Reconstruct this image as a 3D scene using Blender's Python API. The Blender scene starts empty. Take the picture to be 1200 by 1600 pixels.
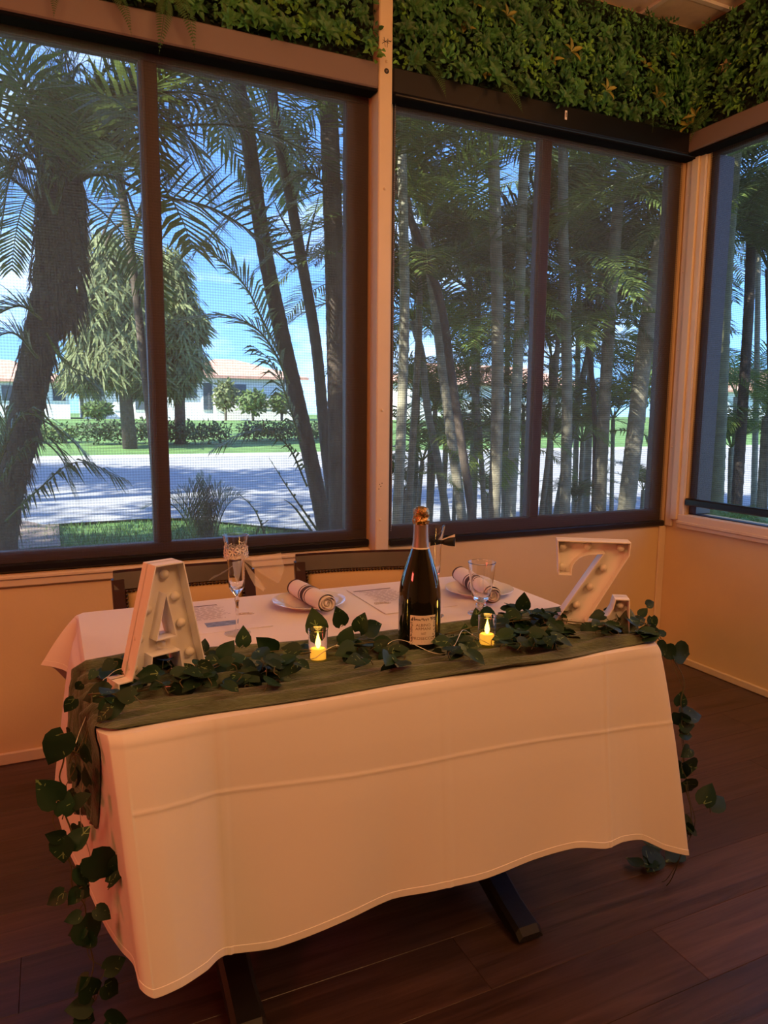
import bpy, bmesh, math, random
import numpy as np
from mathutils import Vector, Matrix
PI = math.pi
R_ = math.radians
random.seed(7)
rng = np.random.default_rng(7)
scene = bpy.context.scene
COL = scene.collection

# ---------------------------------------------------------------- camera, light, exposure
CAM_H = 1.28
YAW, PITCH, ROLL, FPX = R_(24.66), R_(7.893), R_(0.508), 1136.8
FWD = np.array([math.sin(YAW)*math.cos(PITCH), math.cos(YAW)*math.cos(PITCH), -math.sin(PITCH)])
_r = np.array([math.cos(YAW), -math.sin(YAW), 0.0]); _u = np.cross(_r, FWD)
RIGHT = math.cos(ROLL)*_r + math.sin(ROLL)*_u
UP = -math.sin(ROLL)*_r + math.cos(ROLL)*_u
cam_d = bpy.data.cameras.new('camera')
cam = bpy.data.objects.new('camera', cam_d); COL.objects.link(cam)
cam.matrix_world = Matrix([[RIGHT[i], UP[i], -FWD[i], (0, 0, CAM_H)[i]] for i in range(3)] + [[0, 0, 0, 1]])
cam_d.sensor_fit = 'VERTICAL'; cam_d.sensor_height = 36.0; cam_d.lens = FPX/1600*36.0
cam_d.clip_start = 0.02; cam_d.clip_end = 500
scene.camera = cam
scene.view_settings.view_transform = 'Standard'
scene.view_settings.look = 'None'
scene.view_settings.gamma = 1.0
scene.view_settings.use_curve_mapping = False
scene.view_settings.exposure = 0.0

def build_world():
    w = bpy.data.worlds.new('world'); scene.world = w; w.use_nodes = True
    nt = w.node_tree; nt.nodes.clear()
    N = nt.nodes.new; L = nt.links.new
    out = N('ShaderNodeOutputWorld'); bg = N('ShaderNodeBackground')
    sky = N('ShaderNodeTexSky'); sky.sky_type = 'NISHITA'; sky.sun_disc = False
    sky.sun_elevation = R_(40); sky.sun_rotation = R_(252); sky.ozone_density = 3.0; sky.air_density = 1.3; sky.dust_density = 0.4
    tc = N('ShaderNodeTexCoord'); mp = N('ShaderNodeMapping'); mp.inputs['Scale'].default_value = (1.6, 1.6, 4.0)
    no = N('ShaderNodeTexNoise'); no.inputs['Scale'].default_value = 2.2; no.inputs['Detail'].default_value = 7; no.inputs['Roughness'].default_value = 0.55
    cr = N('ShaderNodeValToRGB'); cr.color_ramp.elements[0].position = 0.52; cr.color_ramp.elements[1].position = 0.72
    mx = N('ShaderNodeMix'); mx.data_type = 'RGBA'
    gm = N('ShaderNodeMix'); gm.data_type = 'RGBA'; gm.blend_type = 'MULTIPLY'; gm.inputs[0].default_value = 1.0
    gm.inputs[7].default_value = SKY_TINT
    mx.inputs[7].default_value = CLOUD
    sc = N('ShaderNodeMath'); sc.operation = 'MULTIPLY'; sc.inputs[1].default_value = 0.75
    L(tc.outputs['Generated'], mp.inputs['Vector']); L(mp.outputs['Vector'], no.inputs['Vector'])
    L(no.outputs['Fac'], cr.inputs['Fac']); L(cr.outputs['Color'], sc.inputs[0]); L(sc.outputs[0], mx.inputs[0])
    sa = N('ShaderNodeVectorMath'); sa.operation = 'ADD'; sa.inputs[1].default_value = (0, 0, 0.13)
    L(tc.outputs['Generated'], sa.inputs[0]); L(sa.outputs[0], sky.inputs['Vector'])
    L(sky.outputs['Color'], gm.inputs[6]); L(gm.outputs[2], mx.inputs[6]); L(mx.outputs[2], bg.inputs['Color'])
    bg.inputs['Strength'].default_value = SKY_STRENGTH
    L(bg.outputs['Background'], out.inputs['Surface'])
SKY_TINT = (0.62, 0.92, 1.45, 1); CLOUD = (7.0, 7.8, 9.6, 1); SKY_STRENGTH = 0.46
build_world()

def light(name, kind, loc, energy, color, target=None, **kw):
    d = bpy.data.lights.new(name, kind); d.energy = energy; d.color = color
    for k, v in kw.items(): setattr(d, k, v)
    o = bpy.data.objects.new(name, d); COL.objects.link(o); o.location = loc
    if target is not None:
        o.rotation_euler = (Vector(target) - Vector(loc)).to_track_quat('-Z', 'Y').to_euler()
    return o
# the sun stands high behind the building, so that no beam enters the room
SUN_DIR = Vector((0.75, 0.25, -0.66))
sun = light('sun', 'SUN', (0, 0, 30), 22.0, (1.0, 0.93, 0.80), angle=R_(0.6))
sun.rotation_euler = SUN_DIR.to_track_quat('-Z', 'Y').to_euler()
# warm dining-room lamps, under the ceiling and out of frame; one added fill
WARM = (1.0, 0.47, 0.17)
light('ceiling_lamp', 'AREA', (1.25, -0.9, 3.0), 48, WARM, (0.7, 1.3, 0.7), shape='DISK', size=1.2)
light('ceiling_lamp', 'AREA', (-1.0, -0.2, 3.0), 25, WARM, (0.2, 2.0, 0.5), shape='DISK', size=0.9)
light('ceiling_fill', 'POINT', (2.3, 1.2, 2.25), 24, WARM, shadow_soft_size=0.16)  # point fill added to brighten the ceiling and right wall, no pendant there
light('ceiling_lamp', 'AREA', (0.5, 1.0, 3.04), 9, WARM, (0.7, 2.2, 0.0), shape='DISK', size=0.9)
# red bar sign on the room's left wall
light('red_neon_sign', 'AREA', (-2.8, 0.7, 1.9), 24, (1.0, 0.10, 0.07), (0.2, 1.5, 0.9), shape='RECTANGLE', size=0.7, size_y=0.35)

# ---------------------------------------------------------------- pixel -> world helper (used only to compute real positions)
def ray(px, py):
    return RIGHT*((px-600)/FPX) + UP*(-(py-800)/FPX) + FWD
def on(px, py, ax, val):
    d = ray(px, py); o = np.array([0, 0, CAM_H]); t = (val-o[ax])/d[ax]
    return o + t*d
def onY(px, py, Y): return on(px, py, 1, Y)
def onZ(px, py, Z): return on(px, py, 2, Z)

# ---------------------------------------------------------------- object helpers
def tag(o, label=None, cat=None, group=None, kind=None):
    if label: o['label'] = label
    if cat: o['category'] = cat
    if group: o['group'] = group
    if kind: o['kind'] = kind
    return o
def thing(name, label, cat, loc=(0, 0, 0), group=None):
    o = bpy.data.objects.new(name, None); COL.objects.link(o); o.location = loc
    o.empty_display_size = 0.05
    return tag(o, label, cat, group)
def wloc(o):
    p = Vector((0, 0, 0))
    while o is not None:
        p += o.location; o = o.parent
    return p
def link(name, me, parent=None, mats=None):
    o = bpy.data.objects.new(name, me); COL.objects.link(o)
    if parent is not None: o.parent = parent
    return o

class MB:
    def __init__(s): s.v = []; s.f = []; s.uv = []; s.mi = []
    def add(s, vs, fs, uvs=None, mi=0):
        b = len(s.v); s.v.extend([tuple(map(float, p)) for p in vs]); s.f.extend([tuple(b+i for i in f) for f in fs])
        s.uv.extend(uvs if uvs is not None else [(0.0, 0.0)]*len(vs)); s.mi.extend([mi]*len(fs)); return s
    def box(s, lo, hi, bev=0.0, mi=0, rot=None, cen=None):
        lo = np.array(lo, float); hi = np.array(hi, float)
        c = (lo+hi)/2; h = (hi-lo)/2
        b = min(bev, *(h*0.9)) if bev > 0 else 0
        if b <= 0:
            vs = [(x, y, z) for x in (-1, 1) for y in (-1, 1) for z in (-1, 1)]; vs = [np.array(v)*h for v in vs]
            fs = [(0, 1, 3, 2), (4, 6, 7, 5), (0, 4, 5, 1), (2, 3, 7, 6), (0, 2, 6, 4), (1, 5, 7, 3)]
        else:
            vs = []; idx = {}
            for sx in (-1, 1):
                for sy in (-1, 1):
                    for sz in (-1, 1):
                        sg = np.array([sx, sy, sz])
                        for a in range(3):
                            q = h-b; q = q.copy(); q[a] = h[a]
                            idx[(sx, sy, sz, a)] = len(vs); vs.append(sg*q)
            fs = []
            def K(sg, a): return idx[(sg[0], sg[1], sg[2], a)]
            for a in range(3):
                b1, b2 = (a+1) % 3, (a+2) % 3
                for sa in (-1, 1):
                    def P(i, j):
                        sg = [0, 0, 0]; sg[a] = sa; sg[b1] = i; sg[b2] = j; return K(sg, a)
                    q = [P(-1, -1), P(1, -1), P(1, 1), P(-1, 1)]
                    fs.append(tuple(q) if sa > 0 else tuple(q[::-1]))
            for a in range(3):       # edges parallel to axis a
                b1, b2 = (a+1) % 3, (a+2) % 3
                for i in (-1, 1):
                    for j in (-1, 1):
                        def P(k, f):
                            sg = [0, 0, 0]; sg[a] = k; sg[b1] = i; sg[b2] = j; return K(sg, f)
                        q = [P(-1, b1), P(1, b1), P(1, b2), P(-1, b2)]
                        fs.append(tuple(q) if i*j < 0 else tuple(q[::-1]))
            for sx in (-1, 1):
                for sy in (-1, 1):
                    for sz in (-1, 1):
                        q = [idx[(sx, sy, sz, a)] for a in range(3)]
                        fs.append(tuple(q) if sx*sy*sz > 0 else tuple(q[::-1]))
        if rot is not None: vs = [rot @ np.array(v) for v in vs]
        s.add([np.array(v)+c for v in vs], fs, [(v[0]+v[1], v[2]) for v in vs], mi); return s
    def tube(s, pts, r, n=8, caps=True, mi=0):
        pts = [np.array(p, float) for p in pts]
        rr = r if hasattr(r, '__len__') else [r]*len(pts)
        vs = []; uvs = []; fs = []
        t0 = pts[1]-pts[0]; t0 /= np.linalg.norm(t0)+1e-12
        a = np.array([0, 0, 1.0]) if abs(t0[2]) < 0.9 else np.array([1.0, 0, 0])
        u = np.cross(t0, a); u /= np.linalg.norm(u)
        L = 0
        for i, p in enumerate(pts):
            t = pts[min(i+1, len(pts)-1)]-pts[max(i-1, 0)]; t /= np.linalg.norm(t)+1e-12
            u = u-t*(u@t); u /= np.linalg.norm(u)+1e-12; w = np.cross(t, u)
            if i: L += np.linalg.norm(p-pts[i-1])
            for k in range(n):
                an = 2*PI*k/n; vs.append(p+rr[i]*(math.cos(an)*u+math.sin(an)*w)); uvs.append((k/n, L))
        for i in range(len(pts)-1):
            for k in range(n):
                fs.append((i*n+k, i*n+(k+1) % n, (i+1)*n+(k+1) % n, (i+1)*n+k))
        if caps:
            fs.append(tuple(range(n))[::-1]); fs.append(tuple((len(pts)-1)*n+k for k in range(n)))
        s.add(vs, fs, uvs, mi); return s
    def lathe(s, prof, cen=(0, 0, 0), n=32, mi=0, closed=False, caps=False):
        m = len(prof); vs = []; uvs = []; fs = []
        for j, (r, z) in enumerate(prof):
            for k in range(n):
                an = 2*PI*k/n; vs.append((cen[0]+r*math.cos(an), cen[1]+r*math.sin(an), cen[2]+z)); uvs.append((k/n, j/m))
        for j in range(m-1 if not closed else m):
            j2 = (j+1) % m
            for k in range(n): fs.append((j*n+k, j*n+(k+1) % n, j2*n+(k+1) % n, j2*n+k))
        if caps:
            fs.append(tuple(range(n))[::-1]); fs.append(tuple((m-1)*n+k for k in range(n)))
        s.add(vs, fs, uvs, mi); return s
    def sphere(s, c, r, n=10, m=6, mi=0, half=None):
        prof = []
        a0, a1 = (-PI/2, PI/2) if half is None else (0, PI/2)
        for j in range(m+1):
            a = a0+(a1-a0)*j/m; prof.append((max(1e-5, r*math.cos(a)), r*math.sin(a)))
        return s.lathe(prof, c, n, mi)
    def grid(s, P, uv=None, mi=0, wrap=False):
        """P: array (m, n, 3)"""
        m, n = P.shape[:2]
        fs = []
        for i in range(m-1):
            for j in range(n-1 if not wrap else n):
                j2 = (j+1) % n
                fs.append((i*n+j, i*n+j2, (i+1)*n+j2, (i+1)*n+j))
        u = [(j/max(n-1, 1), i/max(m-1, 1)) for i in range(m) for j in range(n)] if uv is None else uv
        s.add(P.reshape(-1, 3), fs, u, mi); return s
    def mesh(s, name, mats, origin=(0, 0, 0), smooth=False):
        me = bpy.data.meshes.new(name)
        o = np.array(origin, float)
        v = np.array(s.v, float).reshape(-1, 3)-o
        me.from_pydata(v.tolist(), [], s.f)
        uvl = me.uv_layers.new(name='UVMap')
        li = np.empty(len(me.loops), np.int32); me.loops.foreach_get('vertex_index', li)
        uva = np.array(s.uv, np.float32)[li]; uvl.data.foreach_set('uv', uva.ravel())
        for m in (mats if isinstance(mats, (list, tuple)) else [mats]): me.materials.append(m)
        if any(s.mi): me.polygons.foreach_set('material_index', np.array(s.mi, np.int32))
        if smooth: me.polygons.foreach_set('use_smooth', np.ones(len(me.polygons), bool))
        me.update(); return me
    def build(s, name, mats, parent=None, smooth=False, sharp=None):
        o = link(name, s.mesh(name, mats, wloc(parent) if parent is not None else (0, 0, 0), smooth), parent)
        if smooth and sharp is not None:
            try: o.data.set_sharp_from_angle(angle=R_(sharp))
            except Exception: pass
        return o
def place(name, me, parent, loc, rot3=None, scale=1.0):
    """a part that shares mesh data, placed by world position and rotation"""
    o = link(name, me, parent)
    p = Vector(loc)-(wloc(parent) if parent is not None else Vector((0, 0, 0)))
    m = Matrix.Identity(3) if rot3 is None else rot3
    o.matrix_basis = Matrix.Translation(p) @ m.to_4x4() @ Matrix.Scale(scale, 4)
    return o
def frame3(x, z):
    """rotation whose local X is x and whose local Z is near z"""
    x = Vector(x).normalized(); z = Vector(z); y = z.cross(x)
    if y.length < 1e-6: y = Vector((0.3, 1, 0.1)).cross(x)
    y.normalize(); z = x.cross(y)
    return Matrix((x, y, z)).transposed()
def bez(pts, n=12):
    """Catmull-Rom through the points"""
    P = [np.array(p, float) for p in pts]; P = [2*P[0]-P[1]]+P+[2*P[-1]-P[-2]]
    out = []
    for i in range(1, len(P)-2):
        for k in range(n):
            t = k/n; a, b, c, d = P[i-1:i+3]
            out.append(0.5*((2*b)+(-a+c)*t+(2*a-5*b+4*c-d)*t*t+(-a+3*b-3*c+d)*t**3))
    out.append(P[-2]); return out

# ---------------------------------------------------------------- materials
def mat(name, col, rough=0.6, metal=0.0, var=0.0, vscale=8.0, bump=0.0, bscale=60.0, spec=0.5, sheen=0.0, stretch=None, trans=0.0, emit=None, estr=0.0, rnd=0.0, coat=0.0, detail=4):
    m = bpy.data.materials.new(name); m.use_nodes = True; nt = m.node_tree; N = nt.nodes.new; L = nt.links.new
    b = nt.nodes['Principled BSDF']
    b.inputs['Base Color'].default_value = (*col, 1); b.inputs['Roughness'].default_value = rough; b.inputs['Metallic'].default_value = metal
    b.inputs['Specular IOR Level'].default_value = spec; b.inputs['Sheen Weight'].default_value = sheen; b.inputs['Coat Weight'].default_value = coat
    if emit: b.inputs['Emission Color'].default_value = (*emit, 1); b.inputs['Emission Strength'].default_value = estr
    if var or bump or rnd:
        tc = N('ShaderNodeTexCoord'); mp = N('ShaderNodeMapping'); L(tc.outputs['Object'], mp.inputs['Vector'])
        if stretch: mp.inputs['Scale'].default_value = stretch
    if var or rnd:
        no = N('ShaderNodeTexNoise'); no.inputs['Scale'].default_value = vscale; no.inputs['Detail'].default_value = detail
        L(mp.outputs['Vector'], no.inputs['Vector'])
        src = no.outputs['Fac']
        cr = N('ShaderNodeValToRGB'); e = cr.color_ramp.elements
        e[0].position = 0.3; e[1].position = 0.7
        e[0].color = (*[max(0, c*(1-var)) for c in col], 1); e[1].color = (*[min(1, c*(1+var)) for c in col], 1)
        L(src, cr.inputs['Fac']); last = cr.outputs['Color']
        if rnd:
            oi = N('ShaderNodeObjectInfo'); mr = N('ShaderNodeMapRange'); mr.inputs['To Min'].default_value = 1-rnd; mr.inputs['To Max'].default_value = 1+rnd
            L(oi.outputs['Random'], mr.inputs['Value'])
            mm = N('ShaderNodeMix'); mm.data_type = 'RGBA'; mm.blend_type = 'MULTIPLY'; mm.inputs[0].default_value = 1
            L(last, mm.inputs[6]); L(mr.outputs['Result'], mm.inputs[7]); last = mm.outputs[2]
        L(last, b.inputs['Base Color'])
    if bump:
        n2 = N('ShaderNodeTexNoise'); n2.inputs['Scale'].default_value = bscale; n2.inputs['Detail'].default_value = 3
        L(mp.outputs['Vector'], n2.inputs['Vector'])
        bp = N('ShaderNodeBump'); bp.inputs['Strength'].default_value = bump; bp.inputs['Distance'].default_value = 0.01
        L(n2.outputs['Fac'], bp.inputs['Height']); L(bp.outputs['Normal'], b.inputs['Normal'])
    if trans:
        tr = N('ShaderNodeBsdfTranslucent'); ad = N('ShaderNodeMixShader'); ad.inputs[0].default_value = trans
        if var or rnd: L(last, tr.inputs['Color'])
        else: tr.inputs['Color'].default_value = (*col, 1)
        L(b.outputs[0], ad.inputs[1]); L(tr.outputs[0], ad.inputs[2]); L(ad.outputs[0], nt.nodes['Material Output'].inputs['Surface'])
    return m
def glass_mat(name, col=(1, 1, 1), rough=0.0, ior=1.45):
    m = bpy.data.materials.new(name); m.use_nodes = True; nt = m.node_tree
    b = nt.nodes['Principled BSDF']; b.inputs['Base Color'].default_value = (*col, 1); b.inputs['Roughness'].default_value = rough
    b.inputs['IOR'].default_value = ior; b.inputs['Transmission Weight'].default_value = 1.0
    return m
def pane_mat():
    m = bpy.data.materials.new('window_glass'); m.use_nodes = True; nt = m.node_tree; N = nt.nodes.new; L = nt.links.new
    nt.nodes.remove(nt.nodes['Principled BSDF'])
    t = N('ShaderNodeBsdfTransparent'); t.inputs['Color'].default_value = (0.95, 0.97, 0.96, 1)
    g = N('ShaderNodeBsdfGlossy'); g.inputs['Roughness'].default_value = 0.02
    f = N('ShaderNodeFresnel'); f.inputs['IOR'].default_value = 1.03
    x = N('ShaderNodeMixShader'); L(f.outputs[0], x.inputs[0]); L(t.outputs[0], x.inputs[1]); L(g.outputs[0], x.inputs[2])
    L(x.outputs[0], nt.nodes['Material Output'].inputs['Surface']); return m
def screen_mat(name, col, lo, hi, axis, glow=(0.20, 0.18, 0.14)):
    """woven solar-screen fabric: yarns with open gaps between, in the sheet's own plane"""
    m = bpy.data.materials.new(name); m.use_nodes = True; nt = m.node_tree; N = nt.nodes.new; L = nt.links.new
    b = nt.nodes['Principled BSDF']; b.inputs['Base Color'].default_value = (*col, 1); b.inputs['Roughness'].default_value = 0.85; b.inputs['Specular IOR Level'].default_value = 0.1
    tc = N('ShaderNodeTexCoord'); sx = N('ShaderNodeSeparateXYZ'); L(tc.outputs['Object'], sx.inputs[0])
    def wave(sock, pitch, sharp):
        a = N('ShaderNodeMath'); a.operation = 'MULTIPLY'; a.inputs[1].default_value = 2*PI/pitch; L(sock, a.inputs[0])
        c = N('ShaderNodeMath'); c.operation = 'SINE'; L(a.outputs[0], c.inputs[0])
        d = N('ShaderNodeMapRange'); d.inputs['From Min'].default_value = -sharp; d.inputs['From Max'].default_value = sharp; L(c.outputs[0], d.inputs['Value'])
        return d.outputs[0]
    wz = wave(sx.outputs['Z'], 0.0100, 0.9); wx = wave(sx.outputs['X' if axis == 0 else 'Y'], 0.0100, 0.9)
    k = N('ShaderNodeMath'); k.operation = 'MULTIPLY'; k.inputs[1].default_value = 0.62; L(wz, k.inputs[0])
    k2 = N('ShaderNodeMath'); k2.operation = 'MULTIPLY_ADD'; k2.inputs[1].default_value = 0.38; L(wx, k2.inputs[0]); L(k.outputs[0], k2.inputs[2])
    mr = N('ShaderNodeMapRange'); mr.inputs['To Min'].default_value = lo; mr.inputs['To Max'].default_value = hi; L(k2.outputs[0], mr.inputs['Value'])
    tl = N('ShaderNodeBsdfTranslucent'); tl.inputs['Color'].default_value = (*glow, 1); ad = N('ShaderNodeAddShader'); L(b.outputs[0], ad.inputs[0]); L(tl.outputs[0], ad.inputs[1])
    t = N('ShaderNodeBsdfTransparent'); x = N('ShaderNodeMixShader'); L(mr.outputs[0], x.inputs[0]); L(ad.outputs[0], x.inputs[1]); L(t.outputs[0], x.inputs[2])
    L(x.outputs[0], nt.nodes['Material Output'].inputs['Surface']); return m
def sheer_mat(name, col, op):
    m = bpy.data.materials.new(name); m.use_nodes = True; nt = m.node_tree; N = nt.nodes.new; L = nt.links.new
    b = nt.nodes['Principled BSDF']; b.inputs['Base Color'].default_value = (*col, 1); b.inputs['Roughness'].default_value = 0.9
    t = N('ShaderNodeBsdfTransparent'); x = N('ShaderNodeMixShader'); x.inputs[0].default_value = op
    L(t.outputs[0], x.inputs[1]); L(b.outputs[0], x.inputs[2]); L(x.outputs[0], nt.nodes['Material Output'].inputs['Surface']); return m
def wood_floor_mat():
    m = bpy.data.materials.new('dark_wood_plank'); m.use_nodes = True; nt = m.node_tree; N = nt.nodes.new; L = nt.links.new
    b = nt.nodes['Principled BSDF']
    tc = N('ShaderNodeTexCoord'); mp = N('ShaderNodeMapping'); mp.inputs['Scale'].default_value = (1.2, 22, 8); L(tc.outputs['Object'], mp.inputs['Vector'])
    oi = N('ShaderNodeObjectInfo'); va = N('ShaderNodeVectorMath'); va.operation = 'ADD'
    ml = N('ShaderNodeMath'); ml.operation = 'MULTIPLY'; ml.inputs[1].default_value = 40; L(oi.outputs['Random'], ml.inputs[0])
    L(mp.outputs['Vector'], va.inputs[0]); L(ml.outputs[0], va.inputs[1])
    no = N('ShaderNodeTexNoise'); no.inputs['Scale'].default_value = 1.6; no.inputs['Detail'].default_value = 8; no.inputs['Roughness'].default_value = 0.65; no.inputs['Distortion'].default_value = 0.8
    L(va.outputs[0], no.inputs['Vector'])
    cr = N('ShaderNodeValToRGB'); e = cr.color_ramp.elements; e[0].position = 0.3; e[1].position = 0.72
    e[0].color = (0.034, 0.019, 0.017, 1); e[1].color = (0.112, 0.064, 0.056, 1); L(no.outputs['Fac'], cr.inputs['Fac'])
    mr = N('ShaderNodeMapRange'); mr.inputs['To Min'].default_value = 0.72; mr.inputs['To Max'].default_value = 1.25; L(oi.outputs['Random'], mr.inputs['Value'])
    mm = N('ShaderNodeMix'); mm.data_type = 'RGBA'; mm.blend_type = 'MULTIPLY'; mm.inputs[0].default_value = 1
    L(cr.outputs['Color'], mm.inputs[6]); L(mr.outputs['Result'], mm.inputs[7]); L(mm.outputs[2], b.inputs['Base Color'])
    rr = N('ShaderNodeMapRange'); rr.inputs['To Min'].default_value = 0.24; rr.inputs['To Max'].default_value = 0.42; L(no.outputs['Fac'], rr.inputs['Value']); L(rr.outputs[0], b.inputs['Roughness'])
    bp = N('ShaderNodeBump'); bp.inputs['Strength'].default_value = 0.25; bp.inputs['Distance'].default_value = 0.004; L(no.outputs['Fac'], bp.inputs['Height']); L(bp.outputs[0], b.inputs['Normal'])
    return m
def vein_leaf_mat(name, col, vein, rnd=0.3):
    """ivy leaf: pale streaks along the midrib and side veins, in leaf UV space"""
    m = bpy.data.materials.new(name); m.use_nodes = True; nt = m.node_tree; N = nt.nodes.new; L = nt.links.new
    b = nt.nodes['Principled BSDF']; b.inputs['Roughness'].default_value = 0.55; b.inputs['Specular IOR Level'].default_value = 0.3
    uv = N('ShaderNodeUVMap'); sx = N('ShaderNodeSeparateXYZ'); L(uv.outputs[0], sx.inputs[0])
    oi = N('ShaderNodeObjectInfo')
    def M(op, a, bb=None, c=None):
        n = N('ShaderNodeMath'); n.operation = op
        for i, q in enumerate((a, bb, c)):
            if q is None: continue
            if isinstance(q, (int, float)): n.inputs[i].default_value = q
            else: L(q, n.inputs[i])
        return n.outputs[0]
    v = M('ABSOLUTE', M('SUBTRACT', sx.outputs['Y'], 0.5))
    mid = M('LESS_THAN', v, 0.022)
    sv = M('SUBTRACT', M('MULTIPLY', sx.outputs['X'], 3.4), M('MULTIPLY', v, 3.0))
    side = M('MULTIPLY', M('LESS_THAN', M('FRACT', sv), 0.13), M('LESS_THAN', v, 0.27))
    no = N('ShaderNodeTexNoise'); no.inputs['Scale'].default_value = 2.2
    va = N('ShaderNodeVectorMath'); va.operation = 'ADD'; L(uv.outputs[0], va.inputs[0]); L(M('MULTIPLY', oi.outputs['Random'], 31.0), va.inputs[1]); L(va.outputs[0], no.inputs['Vector'])
    msk = M('MULTIPLY', M('MAXIMUM', mid, side), M('GREATER_THAN', no.outputs['Fac'], 0.60))
    mx = N('ShaderNodeMix'); mx.data_type = 'RGBA'; mx.inputs[6].default_value = (*col, 1); mx.inputs[7].default_value = (*vein, 1); L(msk, mx.inputs[0])
    mr = N('ShaderNodeMapRange'); mr.inputs['To Min'].default_value = 1-rnd; mr.inputs['To Max'].default_value = 1+rnd; L(oi.outputs['Random'], mr.inputs['Value'])
    mm = N('ShaderNodeMix'); mm.data_type = 'RGBA'; mm.blend_type = 'MULTIPLY'; mm.inputs[0].default_value = 1
    L(mx.outputs[2], mm.inputs[6]); L(mr.outputs['Result'], mm.inputs[7]); L(mm.outputs[2], b.inputs['Base Color'])
    return m

M = {}
M['wall'] = mat('cream_wall_paint', (0.74, 0.56, 0.29), 0.75, var=0.05, vscale=2.5, bump=0.05, bscale=120)
M['trim'] = mat('cream_trim_paint', (0.74, 0.60, 0.40), 0.5, var=0.04, vscale=6)
M['ceiling'] = mat('ceiling_tile', (0.86, 0.74, 0.60), 0.9, var=0.05, vscale=30, bump=0.2, bscale=200)
M['plank'] = wood_floor_mat()
M['subfloor'] = mat('floor_base', (0.03, 0.02, 0.015), 0.8)
M['bronze'] = mat('dark_bronze_aluminium', (0.048, 0.034, 0.040), 0.45, spec=0.4)
M['glasspane'] = pane_mat()
M['screen'] = screen_mat('solar_screen_fabric', (0.085, 0.066, 0.060), 0.44, 0.74, 0)
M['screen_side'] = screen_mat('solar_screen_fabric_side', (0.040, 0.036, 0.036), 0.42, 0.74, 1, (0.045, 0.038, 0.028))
M['cas_brown'] = mat('brown_cassette', (0.20, 0.145, 0.13), 0.5)
M['cas_black'] = mat('black_cassette', (0.006, 0.006, 0.008), 0.3)
M['under_shadow'] = mat('matte_black', (0.006, 0.006, 0.007), 0.95, spec=0.1)
M['chain'] = mat('grey_bead', (0.35, 0.33, 0.32), 0.4)
M['steel'] = mat('screw_steel', (0.5, 0.42, 0.35), 0.4, metal=0.8)
M['cloth'] = mat('white_tablecloth', (0.80, 0.76, 0.74), 0.85, bump=0.03, bscale=700, sheen=0.1)
M['runner'] = mat('olive_gauze', (0.098, 0.128, 0.075), 0.95, var=0.35, vscale=14, stretch=(1, 5, 1), bump=0.6, bscale=70, sheen=0.2)
M['iron'] = mat('black_cast_iron', (0.012, 0.011, 0.011), 0.5, bump=0.1, bscale=90)
M['chairwood'] = mat('mahogany_stain', (0.034, 0.009, 0.006), 0.34, var=0.3, vscale=14, stretch=(1, 1, 0.2), spec=0.3)
M['vinyl'] = mat('tan_vinyl', (0.52, 0.33, 0.12), 0.5, bump=0.05, bscale=150)
M['nail'] = mat('antique_nail', (0.08, 0.05, 0.03), 0.3, metal=0.9)
M['glass'] = glass_mat('clear_glass')
M['bottle'] = glass_mat('dark_green_bottle', (0.02, 0.05, 0.02))
M['bottle2'] = mat('bottle_dark_glass', (0.004, 0.006, 0.004), 0.06, spec=0.6, coat=0.5)
M['goldfoil'] = mat('copper_gold_foil', (0.50, 0.30, 0.12), 0.25, metal=1.0, bump=0.9, bscale=90)
M['neckfoil'] = mat('brushed_neck_foil', (0.42, 0.36, 0.36), 0.35, metal=0.85)
M['paper'] = mat('label_paper', (0.80, 0.74, 0.64), 0.7)
M['ink'] = mat('label_ink', (0.045, 0.035, 0.03), 0.6)
M['goldink'] = mat('label_gold_ink', (0.16, 0.08, 0.03), 0.5)
M['white'] = mat('white_lacquer', (0.88, 0.84, 0.80), 0.4)
M['bulb'] = mat('frosted_bulb', (0.74, 0.69, 0.62), 0.4)
M['silver'] = mat('silver_wire', (0.75, 0.72, 0.66), 0.3, metal=1.0)
M['china'] = mat('white_china', (0.82, 0.78, 0.72), 0.12, coat=0.4)
M['napkin'] = mat('white_napkin', (0.80, 0.74, 0.70), 0.9, bump=0.05, bscale=500)
M['band'] = mat('brown_stripe', (0.075, 0.045, 0.04), 0.9)
M['menu'] = mat('menu_paper', (0.80, 0.76, 0.76), 0.7)
M['print'] = mat('grey_print', (0.42, 0.38, 0.40), 0.7)
M['printdark'] = mat('dark_print', (0.12, 0.07, 0.07), 0.7)
M['printblue'] = mat('blue_picture', (0.24, 0.30, 0.46), 0.6, var=0.35, vscale=50)
M['wax'] = mat('flame_lit_wax', (0.85, 0.62, 0.25), 0.5, emit=(1.0, 0.42, 0.03), estr=0.85)  # emission puts the flame's orange glow into the wax colour
M['flame'] = mat('flame_bulb', (1, 0.8, 0.3), 0.4, emit=(1.0, 0.62, 0.08), estr=9.0)
M['tulle'] = sheer_mat('white_tulle', (0.82, 0.76, 0.78), 0.30)
M['lace'] = mat('white_lace', (0.85, 0.78, 0.74), 0.9)
M['satin'] = mat('black_satin', (0.004, 0.004, 0.005), 0.6)
M['ivy'] = vein_leaf_mat('ivy_leaf', (0.010, 0.036, 0.016), (0.16, 0.24, 0.09))
M['ivystem'] = mat('ivy_stem', (0.10, 0.085, 0.03), 0.6)
M['wallleaf'] = mat('boxwood_leaf', (0.075, 0.23, 0.06), 0.45, var=0.35, vscale=9, rnd=0.45, trans=0.15)
M['wallleaf2'] = mat('bright_sprig_leaf', (0.15, 0.36, 0.05), 0.5, var=0.25, vscale=12, rnd=0.3, trans=0.15)
M['darkleaf'] = mat('under_leaf', (0.022, 0.075, 0.022), 0.6, var=0.5, vscale=14)
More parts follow.
